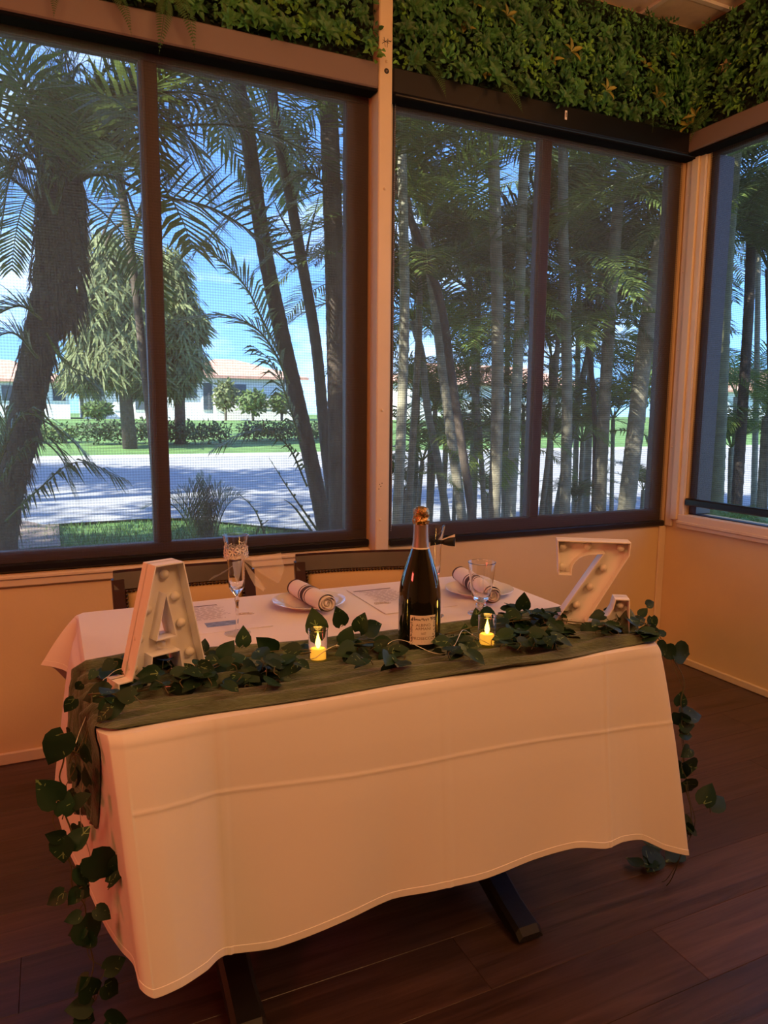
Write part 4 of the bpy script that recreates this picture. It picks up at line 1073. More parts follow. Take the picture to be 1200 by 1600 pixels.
# single leaves read off the photograph
for tip, base, Y in (((381, 977), (379, 1008), 1.45), ((366, 1000), (346, 1028), 1.43), ((402, 997), (428, 1018), 1.45), ((525, 947), (533, 976), 1.47), ((569, 957), (561, 986), 1.46), ((598, 974), (571, 986), 1.45), ((550, 978), (536, 1006), 1.44),
        ((489, 950), (496, 990), 1.47), ((321, 997), (318, 1016), 1.44), ((172, 1029), (190, 1040), 1.40), ((158, 1048), (178, 1034), 1.37), ((212, 1056), (247, 1052), 1.315), ((262, 1083), (300, 1066), 1.31), ((300, 1046), (270, 1056), 1.32),
        ((338, 1052), (310, 1040), 1.33), ((352, 1035), (372, 1050), 1.35), ((392, 1030), (366, 1030), 1.37), ((405, 1052), (380, 1040), 1.34), ((428, 1046), (404, 1048), 1.36), ((448, 1038), (425, 1030), 1.38),
        ((340, 1072), (318, 1058), 1.30), ((288, 1036), (300, 1050), 1.36), ((232, 1078), (250, 1068), 1.30), ((470, 1030), (448, 1036), 1.38), ((612, 1070), (606, 1040), 1.26), ((640, 1012), (612, 1020), 1.33), ((590, 1030), (606, 1016), 1.33), ((556, 1036), (540, 1022), 1.33), ((608, 1000), (588, 1012), 1.36),
        ((117, 1078), (128, 1068), 1.30), ((100, 1114), (116, 1092), 1.28), ((138, 1062), (150, 1048), 1.32), ((200, 1094), (160, 1112), 1.24), ((150, 1128), (172, 1106), 1.235), ((74, 1198), (100, 1146), 1.22), ((56, 1218), (88, 1252), 1.22), ((141, 1240), (116, 1256), 1.22),
        ((108, 1236), (98, 1272), 1.22), ((70, 1304), (98, 1308), 1.22), ((97, 1352), (98, 1308), 1.22), ((142, 1290), (112, 1322), 1.22), ((184, 1370), (142, 1338), 1.21), ((172, 1372), (190, 1340), 1.215), ((198, 1358), (170, 1380), 1.21), ((118, 1352), (138, 1378), 1.22), ((140, 1384), (122, 1356), 1.22), ((163, 1370), (142, 1366), 1.21),
        ((72, 1415), (100, 1394), 1.22), ((106, 1415), (126, 1390), 1.22), ((142, 1400), (124, 1388), 1.22), ((100, 1440), (126, 1430), 1.22), ((174, 1436), (150, 1420), 1.21), ((104, 1462), (134, 1450), 1.22), ((150, 1478), (128, 1438), 1.22), ((128, 1480), (148, 1462), 1.22),
        ((198, 1496), (164, 1516), 1.21), ((114, 1552), (138, 1526), 1.22), ((186, 1552), (162, 1540), 1.21), ((130, 1528), (144, 1556), 1.22), ((100, 1578), (142, 1572), 1.22), ((150, 1594), (120, 1586), 1.22), ((203, 1592), (166, 1594), 1.21), ((112, 1602), (138, 1592), 1.22)):
    d = 0.0
    pxleaf(gl, tip, base, Y, rg.uniform(-.012, .012), None if py is None else (base[0]+rg.uniform(-6, 6), base[1]+rg.uniform(2, 12)))
for tip, base, Y in (((820, 926), (816, 952), 1.47), ((744, 950), (748, 978), 1.45), ((782, 968), (752, 962), 1.46), ((800, 962), (810, 985), 1.44), ((846, 950), (850, 972), 1.45), ((876, 950), (868, 985), 1.40), ((880, 1002), (866, 980), 1.36), ((858, 976), (832, 966), 1.42), ((790, 985), (812, 1000), 1.39), ((770, 1004), (792, 990), 1.38), ((840, 990), (815, 982), 1.40),
        ((866, 1024), (848, 992), 1.28), ((902, 1008), (880, 988), 1.31), ((940, 980), (912, 990), 1.30), ((936, 962), (952, 978), 1.38), ((966, 972), (944, 958), 1.34), ((980, 975), (968, 992), 1.30), ((1012, 950), (1000, 962), 1.40), ((1022, 940), (1010, 946), 1.42), ((1020, 988), (1018, 964), 1.40), ((1030, 1000), (1004, 986), 1.30), ((1046, 1022), (1026, 1008), 1.26), ((1081, 1022), (1054, 1018), 1.26), ((1058, 1030), (1040, 1012), 1.26),
        ((690, 1002), (716, 1016), 1.36), ((720, 1030), (700, 1016), 1.34), ((742, 1012), (720, 1004), 1.36), ((672, 1034), (690, 1018), 1.31), ((708, 990), (700, 1008), 1.40), ((728, 975), (726, 998), 1.42), ((745, 1034), (728, 1016), 1.33), ((1010, 966), (992, 972), 1.32),
        ((1066, 1080), (1062, 1102), YR), ((1098, 1116), (1066, 1118), YR), ((1070, 1136), (1060, 1114), YR), ((1088, 1134), (1064, 1128), YR), ((1082, 1150), (1062, 1146), YR), ((1066, 1182), (1078, 1170), YR), ((1092, 1202), (1066, 1196), YR), ((1072, 1216), (1066, 1192), YR), ((1084, 1238), (1066, 1222), YR), ((1112, 1222), (1100, 1256), YR), ((1131, 1244), (1110, 1262), YR), ((1088, 1298), (1070, 1288), YR), ((1078, 1308), (1072, 1286), YR)):
    pxleaf(gr, tip, base, Y, rg.uniform(-.012, .012), (base[0]+rg.uniform(-6, 6), base[1]+rg.uniform(2, 10)))
for tip, base in (((1040, 1318), (1012, 1322)), ((978, 1338), (1000, 1352)), ((1012, 1362), (1022, 1334)), ((1032, 1328), (1012, 1342)), ((1042, 1345), (1060, 1330)), ((1004, 1344), (1018, 1356))):
    leaf(gr, onZ(*base, .018+rg.uniform(0, .02)), onZ(*tip, .012+rg.uniform(0, .02)), (rg.uniform(-.4, .4), -.5, 1))
# fuller clusters along the stems
def cluster(g, x0, x1, y0, y1, n, z0=.004, z1=.045, avoid=()):
    k = 0; tries = 0
    while k < n and tries < n*30:
        tries += 1
        px, py = rg.uniform(x0, x1), rg.uniform(y0, y1); z = RT+rg.uniform(z0, z1); p = onZ(px, py, z)
        if p[0] < .03 or p[0] > 1.30 or p[1] < 1.215: continue
        if any((p[0]-a)**2+(p[1]-b)**2 < c*c for a, b, c in avoid): continue
        an = rg.uniform(0, 2*PI); t = rg.uniform(-.35, .35); L = rg.uniform(.030, .050)
        d = np.array([math.cos(an)*math.cos(t), math.sin(an)*math.cos(t), math.sin(t)])
        q = p+d*L
        if any((q[0]-a)**2+(q[1]-b)**2 < c*c for a, b, c in avoid): continue
        if q[2] < RT+.003 and TX0 < q[0] < TX1: q[2] = RT+.006
        leaf(g, p, q, (rg.uniform(-.6, .6), rg.uniform(-.9, .2), 1), None, (p[0]-d[0]*.012, p[1]-d[1]*.012, max(RT, p[2]-.012)))
        k += 1
AV = [(BX, BY, .050), (c1[0], c1[1]+.012, .026), (c2_[0], c2_[1]+.012, .026)]
cluster(gl, 240, 440, 1026, 1072, 50, avoid=AV); cluster(gl, 425, 480, 1012, 1040, 8, avoid=AV); cluster(gl, 525, 632, 1000, 1036, 18, avoid=AV); cluster(gl, 150, 215, 1032, 1090, 14, avoid=AV)
cluster(gr, 690, 745, 1000, 1032, 13, avoid=AV); cluster(gr, 775, 890, 952, 1012, 56, avoid=AV); cluster(gr, 935, 1010, 958, 992, 20, avoid=AV); cluster(gr, 1000, 1050, 985, 1020, 5, avoid=AV)
for k in range(16):
    y = rg.uniform(1.23, 1.45); z = rg.uniform(.50, .73); x = cloth_left_x(y, z)-rg.uniform(.018, .035); an = rg.uniform(0, 2*PI)
    leaf(gl, (x, y, z), (x-.008, y+.032*math.cos(an), z+.032*math.sin(an)), (-1, -.6, .3))
for g in (gl, gr): vines[id(g)].build('vine', M['ivystem'], g, True)
# fairy-light wire, threaded through the ivy
fw = thing('fairy_light_string', 'thin silver wire string of tiny lights threaded through the ivy', 'string lights', (0.6, 1.36, TOP))
w = MB(); pts = []
for i in range(74):
    u = i/73; x = .06+1.2*u
    pts.append((x, 1.345+.028*math.sin(u*41)+.018*math.sin(u*17+1)-.02*(u < .2)*0, RT+.020+.014*math.sin(u*53)+.006*math.sin(u*23)))
def clear(p):
    p = list(p)
    for a, b, c in [(BX, BY, .054), (c1[0], c1[1]+.012, .030), (c2_[0], c2_[1]+.012, .030)]:
        dx, dy = p[0]-a, p[1]-b; dd = math.hypot(dx, dy)
        if dd < c: p[1] = b-c-.003
    return p
pts = [clear(p) for p in pts]
dw = [tuple(np.array([cloth_left_x(1.28, z)-.032+.006*math.sin(z*40), 1.27+.015*math.sin(z*31), z])) for z in np.arange(.72, .45, -.03)]
w.tube(bez(dw[::-1]+pts, 4), .0007, 5); w.build('wire', M['silver'], fw, True)
bl = MB().sphere((0, 0, 0), .0020, 8, 6).mesh('light_drop', M['bulb'], smooth=True)
for i in range(3, 72, 5): place('light_drop', bl, fw, pts[i])

# ================================================================ OUTDOORS
def simple(name, col, **k): M[name] = mat(name, col, **k); return M[name]
simple('grass', (0.10, 0.20, 0.045), rough=0.95, var=0.35, vscale=1.2, bump=0.4, bscale=25)
simple('asphalt', (0.30, 0.30, 0.30), rough=0.9, var=0.15, vscale=3, bump=0.1, bscale=80)
simple('mulch', (0.22, 0.16, 0.12), rough=0.95, var=0.3, vscale=10, bump=0.5, bscale=30)
simple('kerb', (0.42, 0.41, 0.39), rough=0.9, var=0.1)
simple('stucco', (0.80, 0.79, 0.76), rough=0.9, var=0.05)
simple('clay', (0.55, 0.30, 0.22), rough=0.85, var=0.2, vscale=3)
simple('winglass', (0.05, 0.07, 0.09), rough=0.1)
simple('garage', (0.70, 0.70, 0.70), rough=0.7)
simple('trunkdark', (0.085, 0.065, 0.052), rough=0.95, var=0.45, vscale=22, stretch=(1, 1, .35), bump=0.6, bscale=50)
simple('trunkgrey', (0.25, 0.225, 0.165), rough=0.9, var=0.35, vscale=9, stretch=(1, 1, 2.5), bump=0.4, bscale=40)
simple('trunklight', (0.34, 0.32, 0.24), rough=0.85, var=0.35, vscale=7, stretch=(1, 1, 3), bump=0.3, bscale=40)
simple('trunkgreen', (0.11, 0.105, 0.045), rough=0.7, var=0.35, vscale=6, stretch=(1, 1, 4), bump=0.2, bscale=40)
simple('frond', (0.13, 0.185, 0.05), rough=0.38, var=0.3, vscale=6, rnd=0.35, trans=0.30)
simple('frondlight', (0.20, 0.29, 0.06), rough=0.4, var=0.3, vscale=6, rnd=0.3, trans=0.35)
simple('frondyellow', (0.38, 0.33, 0.10), rough=0.6, var=0.3, vscale=6, trans=0.3)
simple('dryfibre', (0.10, 0.07, 0.045), rough=0.95, var=0.4, vscale=30)
simple('leafolive', (0.16, 0.19, 0.075), rough=0.7, var=0.35, vscale=2, trans=0.25)
simple('leafdark', (0.04, 0.075, 0.025), rough=0.7, var=0.4, vscale=3, trans=0.2)
simple('leafbush', (0.10, 0.16, 0.04), rough=0.7, var=0.4, vscale=3, trans=0.2)
GZ = -0.12
def ground(name, P_, m):
    o = MB().grid(np.array(P_, float)).build(name, M[m], None, True); o['kind'] = 'structure'; return o
def terrain(x, y):
    return GZ+(0 if y < 26 else min(.62, (y-26)*.033))
xs = np.linspace(-60, 120, 60); ys = [2.99, 5, 8, 12, 20, 26, 30, 35, 40, 46, 60, 90, 140]
ground('lawn', [[(x, y, terrain(x, y)-.02) for x in xs] for y in ys], 'grass')
def road_near(x): return 9.55+.25*math.sin(x*.25) if x < 1.4 else 9.55+.25*math.sin(.35)-min(2.4, (x-1.4)*1.3)
ground('road', [[(x, road_near(x)+(21.6-road_near(x))*v, GZ+.015+.02*math.sin(v*PI)) for x in np.linspace(-50, 90, 281)] for v in np.linspace(0, 1, 6)], 'asphalt')
ground('kerb', [[(x, 21.6+dy, GZ+.02+dz) for x in np.linspace(-50, 90, 40)] for dy, dz in ((0, -.02), (.02, .08), (.22, .09), (.25, -.02))], 'kerb')
ground('mulch_bed', [[(x, y, GZ+.01+.02*math.sin(x*3+y)) for x in np.linspace(-3.2, .05, 14)] for y in np.linspace(7.9, 9.9, 8)], 'mulch')
gb_ = MB(); r = random.Random(4)
for k in range(7000):
    x, y = r.uniform(-1.2, 2.6), r.uniform(6.4, 9.5); h = r.uniform(.03, .07); a = r.uniform(0, 2*PI); w = .006
    if y > road_near(x)-.05: continue
    gb_.add([(x-w*math.cos(a), y-w*math.sin(a), GZ-.02), (x+w*math.cos(a), y+w*math.sin(a), GZ-.02), (x+r.uniform(-.03, .03), y+r.uniform(-.03, .03), GZ+h)], [(0, 1, 2)])
o = gb_.build('grass_blades', M['grass']); tag(o, 'short green grass patch beside the road below the left window', 'grass', kind='stuff')

# ---- fronds and palms
def frond_into(mb, pts, leaf_len, n, droop=.35, w=.020, up=(0, 0, 1), vee=.35, start=.12, seed=0, fwd=.55, r0=.010, mi=0):
    """a pinnate frond along pts: tapering rachis with drooping leaflets on both sides"""
    r = random.Random(seed); pts = [np.array(p, float) for p in pts]; m = len(pts)
    mb.tube(pts, [r0*(1-.85*i/(m-1)) for i in range(m)], 5, True)
    seg = [0]
    for i in range(1, m): seg.append(seg[-1]+np.linalg.norm(pts[i]-pts[i-1]))
    T = seg[-1]; up = np.array(up, float)
    for k in range(n):
        s_ = start+(1-start)*(k+.5)/n; dd = s_*T; i = 0
        while i < m-2 and seg[i+1] < dd: i += 1
        f = (dd-seg[i])/max(1e-6, seg[i+1]-seg[i]); p = pts[i]+(pts[i+1]-pts[i])*f
        t = pts[i+1]-pts[i]; t /= np.linalg.norm(t); sd = np.cross(t, up); sd /= np.linalg.norm(sd)+1e-9; nn = np.cross(sd, t)
        L = leaf_len*(math.sin(PI*(.16+.80*s_))**.7)*r.uniform(.85, 1.1)
        for q in (-1, 1):
            fw = fwd+.5*s_+r.uniform(-.12, .12)
            d = sd*q+t*fw+nn*(vee+r.uniform(-.12, .12)); d /= np.linalg.norm(d)
            wd = np.cross(d, nn); wd /= np.linalg.norm(wd)+1e-9
            dr = droop*r.uniform(.6, 1.3)
            m1 = p+d*L*.45+np.array([0, 0, -dr*L*.14]); tip = p+d*L*.93+np.array([0, 0, -dr*L*.62])
            mb.add([p-wd*w*.3, p+wd*w*.3, m1+wd*w*.5, m1-wd*w*.5, tip], [(0, 1, 2, 3), (3, 2, 4)], None, mi)
    return mb
def arc_pts(L, rise, bend, n=12):
    """unit frond leaving along +X, rising by angle `rise`, bending down by `bend` radians over its length"""
    p = np.array([0., 0, 0]); out = [p.copy()]
    for i in range(n):
        a = rise-bend*((i+.5)/n)**1.2
        p = p+np.array([math.cos(a), 0, math.sin(a)])*L/n; out.append(p.copy())
    return out
FR = {}
for mk in ('frond', 'frondlight'):
    FR[mk] = []
    for i, (L, rise, bend, ll) in enumerate(((1.7, 1.15, 1.7, .42), (1.9, .8, 1.6, .46), (1.6, .45, 1.4, .42), (1.8, 1.3, 2.3, .44), (1.5, .15, 1.1, .40))):
        FR[mk].append(frond_into(MB(), arc_pts(L, rise, bend), ll, 46, .45, .019, seed=i+1).mesh('frond', M[mk]))
def ringed_trunk(mb, pts, r0, r1, ring=.10, amp=.06, n=10):
    c = bez(pts, 10); L = 0; P_, R2 = [], []
    fine = []
    for i in range(len(c)-1):
        for k in range(4): fine.append(c[i]+(c[i+1]-c[i])*k/4)
    fine.append(c[-1])
    tot = sum(np.linalg.norm(fine[i+1]-fine[i]) for i in range(len(fine)-1)); d = 0
    for i, p in enumerate(fine):
        if i: d += np.linalg.norm(p-fine[i-1])
        f = d/tot; ph = (d/ring) % 1
        R2.append((r0+(r1-r0)*f)*(1+amp*(1-ph)**3-amp*.3)); P_.append(p)
    return mb.tube(P_, R2, n)
def palm(label, Y, pts, w_px, tm, nf=9, crown_up=0.0, scale=1.0, fm='frond', seed=0, customs=(), crown=True, shaggy=False, cat='palm tree', group=None, base_extra=True, dY=0.0, rises=None):
    """pts: trunk centre line from the ground up, read at distance Y"""
    W = [onY(px, py, Y+dY*i) for i, (px, py) in enumerate(pts)]
    if base_extra:
        d = W[0]-W[1]; d /= abs(d[2])+1e-6; d = d*.5; d[2] = -1
        W = [W[0]+d*(W[0][2]-GZ+.05)]+W
    if crown_up:
        d = W[-1]-W[-2]; d /= np.linalg.norm(d); W = W+[W[-1]+d*crown_up]
    t = thing('palm_tree', label, cat, tuple(W[0]), group)
    depth = float((W[-2]-CAMP) @ FWD); r0 = w_px*.5*depth/FPX
    mb = ringed_trunk(MB(), W, r0*1.08, r0*.85)
    mb.build('trunk', M[tm], t, True)
    if shaggy:
        sh = MB(); r = random.Random(seed+5); c = bez(W, 8); m = len(c)
        for k in range(900):
            f = r.uniform(.15, 1); i = min(int(f*(m-1)), m-2); p = c[i]; a = r.uniform(0, 2*PI); rr = r0*(1.0+.22*max(0, f-.55)*2)
            q = p+np.array([math.cos(a)*rr, math.sin(a)*rr, r.uniform(-.05, .05)]); e = q+np.array([math.cos(a)*.03, math.sin(a)*.03, -r.uniform(.05, .16)]); sd = np.array([-math.sin(a), math.cos(a), 0])*.012
            sh.add([q-sd, q+sd, e], [(0, 1, 2)])
        top = c[-1]
        for k in range(500):
            a = r.uniform(0, 2*PI); z = r.uniform(-.75, .1); rr = r0*1.08*math.sin(min(1, (z+.85)/.5)*PI/2)
            q = top+np.array([math.cos(a)*rr, math.sin(a)*rr, z]); e = q+np.array([math.cos(a)*.05, math.sin(a)*.05, -r.uniform(.1, .22)]); sd = np.array([-math.sin(a), math.cos(a), 0])*.02
            sh.add([q-sd, q+sd, e], [(0, 1, 2)])
        o = sh.build('fibre', M['dryfibre'], t); o['kind'] = 'stuff'
    r = random.Random(seed+100)
    if crown:
        top = W[-1]
        for k in range(nf):
            a = 2*PI*k/nf+r.uniform(-.3, .3); v = rises[k % len(rises)] if rises else r.choice((0, 0, 1, 1, 3, 3, 2, 4))
            x = Vector((math.cos(a), math.sin(a), 0)); tilt = Matrix.Rotation(r.uniform(-.15, .15), 3, x)
            place('frond', FR[fm][v], t, top, tilt @ frame3(x, (0, 0, 1)), scale*r.uniform(.85, 1.15))
    for cs in customs:
        pp, ll, n, kw = cs; kw = dict(kw); Yc = kw.pop('Y', Y); sl = kw.pop('slope', 0.0); mm = kw.pop('m', fm)
        P3 = bez([onY(px, py, Yc+sl*i) for i, (px, py) in enumerate(pp)], 6)
        frond_into(MB(), P3, ll, n, **kw).build('frond', M[mm], t)
    return t
LG = 'palms outside the windows'
# left window
palm('shaggy dark palm with a thick leaning trunk at the far left of the left window', 4.9, [(4, 800), (30, 690), (58, 560), (76, 460), (84, 380), (92, 320)], 56, 'trunkdark', 16, .1, 1.15, 'frond', 1, shaggy=True, group=LG,
  customs=[([(86, 335), (86+.55*dx_, 335+.62*dy_-55), (86+dx_, 335+dy_), (86+dx_*1.22, 335+dy_+95)], .50, 44, dict(droop=.9, r0=.013, seed=200+i_, Y=4.75+.05*(i_ % 5))) for i_, (dx_, dy_) in enumerate(((-70, -60), (-50, -150), (-20, -210), (15, -260), (45, -230), (80, -190), (110, -230), (140, -150), (120, -90), (165, -200), (60, -140), (20, -170), (-95, -200), (200, -130), (225, -215)))]+[([(84, 340), (120, 288), (162, 273), (232, 302), (330, 325), (400, 368), (462, 416)], .40, 34, dict(r0=.016, droop=.1, vee=.8, start=.0, up=(0, .4, 1))),
           ([(84, 350), (60, 250), (100, 180), (190, 150), (260, 180)], .55, 50, dict(r0=.014, droop=.8)), ([(84, 340), (130, 220), (230, 150), (330, 150), (390, 190)], .5, 50, dict(r0=.014, droop=1.0)),
           ([(84, 350), (20, 280), (-60, 260)], .6, 40, dict(r0=.014)), ([(90, 330), (150, 180), (200, 110), (290, 90), (370, 150)], .55, 50, dict(droop=1.0)), ([(80, 330), (60, 180), (30, 100), (-40, 60)], .6, 46, dict(droop=.7)), ([(88, 330), (110, 150), (90, 60), (30, 10)], .6, 50, dict(droop=.6)),
           ([(72, 520), (95, 560), (120, 580), (150, 602)], .28, 26, dict(m='frondlight', Y=4.7, droop=.9, r0=.008)), ([(66, 500), (30, 478), (-20, 500)], .35, 30, dict(Y=4.7)), ([(60, 560), (20, 520), (-30, 540)], .35, 28, dict(Y=4.7))])
palm('low palm sprout with arching fronds beside the thick leaning trunk', 4.6, [(-20, 830), (-14, 760)], 12, 'trunkgrey', 0, 0, 1, 'frond', 2, crown=False, group=LG,
  customs=[([(-14, 760), (30, 652), (80, 664), (124, 700), (150, 736)], .30, 30, dict(droop=.9, r0=.009)), ([(-14, 770), (50, 690), (95, 715), (114, 772)], .30, 28, dict(droop=.9, r0=.009)), ([(8, 815), (60, 765), (120, 722), (195, 748)], .28, 26, dict(droop=1.1, r0=.007)), ([(-14, 770), (10, 660), (-20, 600)], .3, 26, {})])
palm('slanting brown palm trunk, left of the three trunks in the left window', 5.3, [(508, 835), (490, 740), (463, 620), (440, 520), (415, 400), (398, 290), (384, 190), (368, 120)], 27, 'trunkdark', 14, .25, 1.2, 'frond', 3, group=LG,
  customs=[([(452, 600), (428, 548), (396, 510), (345, 492), (280, 498)], .34, 36, dict(r0=.011, droop=.3, vee=.1, Y=5.15)), ([(440, 560), (410, 500), (385, 450), (340, 400), (290, 380)], .42, 40, dict(r0=.011, droop=.5, Y=5.2)), ([(470, 690), (445, 612), (424, 566), (395, 540)], .40, 22, dict(r0=.010, droop=.8, vee=0, Y=5.1)),
           ([(480, 760), (452, 700), (415, 672), (370, 680), (330, 705)], .26, 26, dict(r0=.008, droop=.9, Y=5.1)), ([(420, 430), (400, 330), (350, 350), (300, 400)], .36, 30, dict(Y=5.2, droop=.8)), ([(497, 830), (455, 770), (420, 715)], .08, 6, dict(Y=5.1, r0=.010)), ([(494, 840), (462, 795), (444, 780)], .05, 4, dict(Y=5.1, r0=.012)), ([(418, 850), (400, 800), (372, 770)], .06, 5, dict(Y=5.1, r0=.009)), ([(395, 845), (405, 825), (420, 812)], .05, 4, dict(Y=5.1, r0=.009))])
palm('slim dark palm trunk between two thicker ones in the left window', 5.6, [(522, 810), (508, 690), (494, 540), (470, 400), (452, 300), (432, 200), (424, 130)], 19, 'trunkdark', 12, .3, 1.1, 'frond', 4, group=LG,
  customs=[([(470, 390), (440, 340), (426, 310)], .04, 4, dict(r0=.012)), ([(476, 410), (488, 350), (500, 300)], .04, 4, dict(r0=.012)), ([(460, 340), (440, 250), (425, 190), (380, 160)], .4, 34, dict(droop=.7)), ([(460, 330), (470, 250), (440, 180)], .4, 34, dict(droop=.7))])
palm('straight thick palm trunk beside the cream post in the left window', 5.0, [(530, 815), (527, 620), (522, 400), (516, 230), (512, 130)], 33, 'trunkdark', 13, .5, 1.25, 'frond', 5, group=LG,
  customs=[([(520, 420), (548, 360), (590, 330)], .35, 22, {}), ([(520, 330), (540, 290), (570, 300)], .3, 20, {}), ([(520, 300), (480, 270), (430, 300)], .3, 26, dict(droop=.7))])
# thin forked tree
ft = thing('forked_tree', 'thin dark forked tree seen against the sky left of the left window mullion', 'tree', tuple(onY(244, 760, 6.5)))
for nm, q, w_ in (('trunk', [(246, 800), (238, 690), (224, 560), (213, 460), (203, 380), (196, 330), (188, 285), (184, 240)], 12), ('branch', [(204, 385), (216, 345), (226, 310), (240, 270)], 7), ('branch', [(198, 345), (176, 360), (165, 385)], 5), ('branch', [(193, 310), (176, 330), (160, 370)], 4), ('branch', [(216, 345), (206, 320), (199, 300)], 4)):
    MB().tube(bez([onY(a, b, 6.5) for a, b in q], 6), w_*.5*6.4/FPX, 8).build(nm, M['trunkdark'], ft, True)
palm('spiky dark palm shrub in front of the road in the left window', 5.6, [(326, 858), (324, 845)], 14, 'trunkgrey', 0, 0, 1, 'frond', 6, crown=False, cat='shrub', group=None, base_extra=True,
  customs=[([(322+r_*.2, 850), (318+r_*.5, 800), (316+r_*.85, 760+abs(r_)*.3), (316+r_*1.2, 738+abs(r_)*.75)], .24, 30, dict(Y=5.6+.05*(r_ % 3-1), droop=.3, vee=.6, fwd=1.1, w=.014, r0=.006, start=.05)) for r_ in (-75, -58, -44, -30, -18, -8, 2, 12, 24, 36, 48, 62)])
# middle window: a clump of slim trunks
R = palm
R('pale palm trunk at the left edge of the middle window', 4.7, [(620, 830), (628, 640), (632, 480), (630, 330), (626, 180)], 17, 'trunklight', 9, 1.0, 1.05, 'frondlight', 11, group=LG)
R('slim palm trunk close behind the pale one at the left edge of the middle window', 5.2, [(638, 800), (648, 640), (655, 500), (652, 400), (640, 330)], 12, 'trunkgrey', 8, .1, .9, 'frondlight', 12, group=LG,
  customs=[([(664, 300), (700, 270), (740, 255), (770, 262)], .34, 26, dict(droop=.2)), ([(662, 310), (688, 240), (722, 190)], .42, 24, dict(droop=.1)), ([(664, 330), (700, 320), (735, 345), (750, 380)], .34, 28, dict(droop=.3)), ([(662, 300), (665, 230), (650, 180)], .4, 22, {})])
R('slim palm trunk leaning left behind the bottle top in the middle window', 5.4, [(698, 815), (684, 720), (668, 640), (660, 560), (650, 520)], 13, 'trunkgrey', 9, .1, .8, 'frond', 13, group=LG)
R('palm trunk leaning left, first of a crossing pair in the middle window', 5.0, [(722, 815), (706, 690), (692, 580), (680, 480), (672, 420)], 17, 'trunkgrey', 9, .3, .95, 'frondlight', 14, group=LG)
R('darker palm trunk of the crossing pair in the middle window', 4.8, [(738, 812), (722, 700), (706, 590), (690, 480), (664, 400), (640, 340)], 15, 'trunkdark', 9, .3, 1.0, 'frond', 15, group=LG)
R('thin young palm stem between the crossing pair and the straight trunk', 5.6, [(757, 810), (752, 720), (746, 640), (730, 580)], 9, 'trunkgrey', 9, .0, .75, 'frondlight', 16, group=LG)
R('straight dark palm trunk rising through the left pane of the middle window', 4.9, [(772, 812), (777, 640), (777, 480), (774, 340), (770, 220)], 21, 'trunkgrey', 10, .9, 1.1, 'frond', 17, group=LG)
R('pale ringed palm trunk just left of the middle window mullion', 5.1, [(797, 810), (806, 640), (812, 480), (815, 350), (820, 230)], 18, 'trunklight', 9, .9, 1.1, 'frond', 18, group=LG)
R('thin palm stem just right of the middle window mullion', 5.4, [(846, 806), (858, 700), (870, 560), (876, 450)], 9, 'trunkgrey', 9, .2, .85, 'frond', 19, group=LG)
R('pale palm trunk nearest the mullion in the right pane of the middle window', 5.0, [(882, 806), (886, 640), (884, 500), (880, 360), (880, 230)], 18, 'trunkgrey', 10, .8, 1.05, 'frond', 20, group=LG)
R('reddish slim palm stem in the middle of the right pane', 5.3, [(928, 800), (930, 680), (926, 600), (918, 540)], 9, 'trunkdark', 9, .1, .8, 'frondlight', 21, group=LG)
R('upright palm trunk in the middle of the right pane', 5.1, [(936, 800), (944, 640), (954, 480), (964, 340), (976, 230)], 20, 'trunkgrey', 10, .8, 1.1, 'frond', 22, group=LG)
R('broad grey palm trunk leaning right beside the right pane edge', 4.8, [(978, 802), (994, 660), (1010, 520), (1026, 420), (1044, 330)], 27, 'trunkgrey', 9, .6, 1.1, 'frond', 23, group=LG)
R('young palm filling the gap low in the right pane', 5.8, [(905, 810), (908, 740), (910, 690)], 8, 'trunkgrey', 10, .0, .75, 'frondlight', 24, group=LG)
R('young palm low behind the bottle in the middle window', 5.9, [(650, 840), (656, 760), (660, 720)], 8, 'trunkgrey', 10, .0, .7, 'frondlight', 25, group=LG)
R('young palm with low fronds right of the straight dark trunk', 6.0, [(790, 820), (786, 760), (784, 700)], 8, 'trunkgrey', 10, .0, .75, 'frondlight', 26, group=LG)
R('slim back palm with its crown in the middle of the left pane', 6.6, [(735, 800), (742, 640), (738, 500), (730, 420)], 12, 'trunkgrey', 13, .0, 1.15, 'frond', 27, group=LG)
R('tall palm at the back of the clump with a crown high in the right pane', 6.4, [(915, 800), (922, 600), (920, 450), (912, 330)], 12, 'trunkgrey', 14, .0, 1.2, 'frond', 28, group=LG)
R('slim back palm whose crown fills the middle of the right pane', 6.0, [(870, 800), (900, 640), (926, 520), (940, 440)], 11, 'trunkgrey', 13, .0, 1.05, 'frond', 29, group=LG)
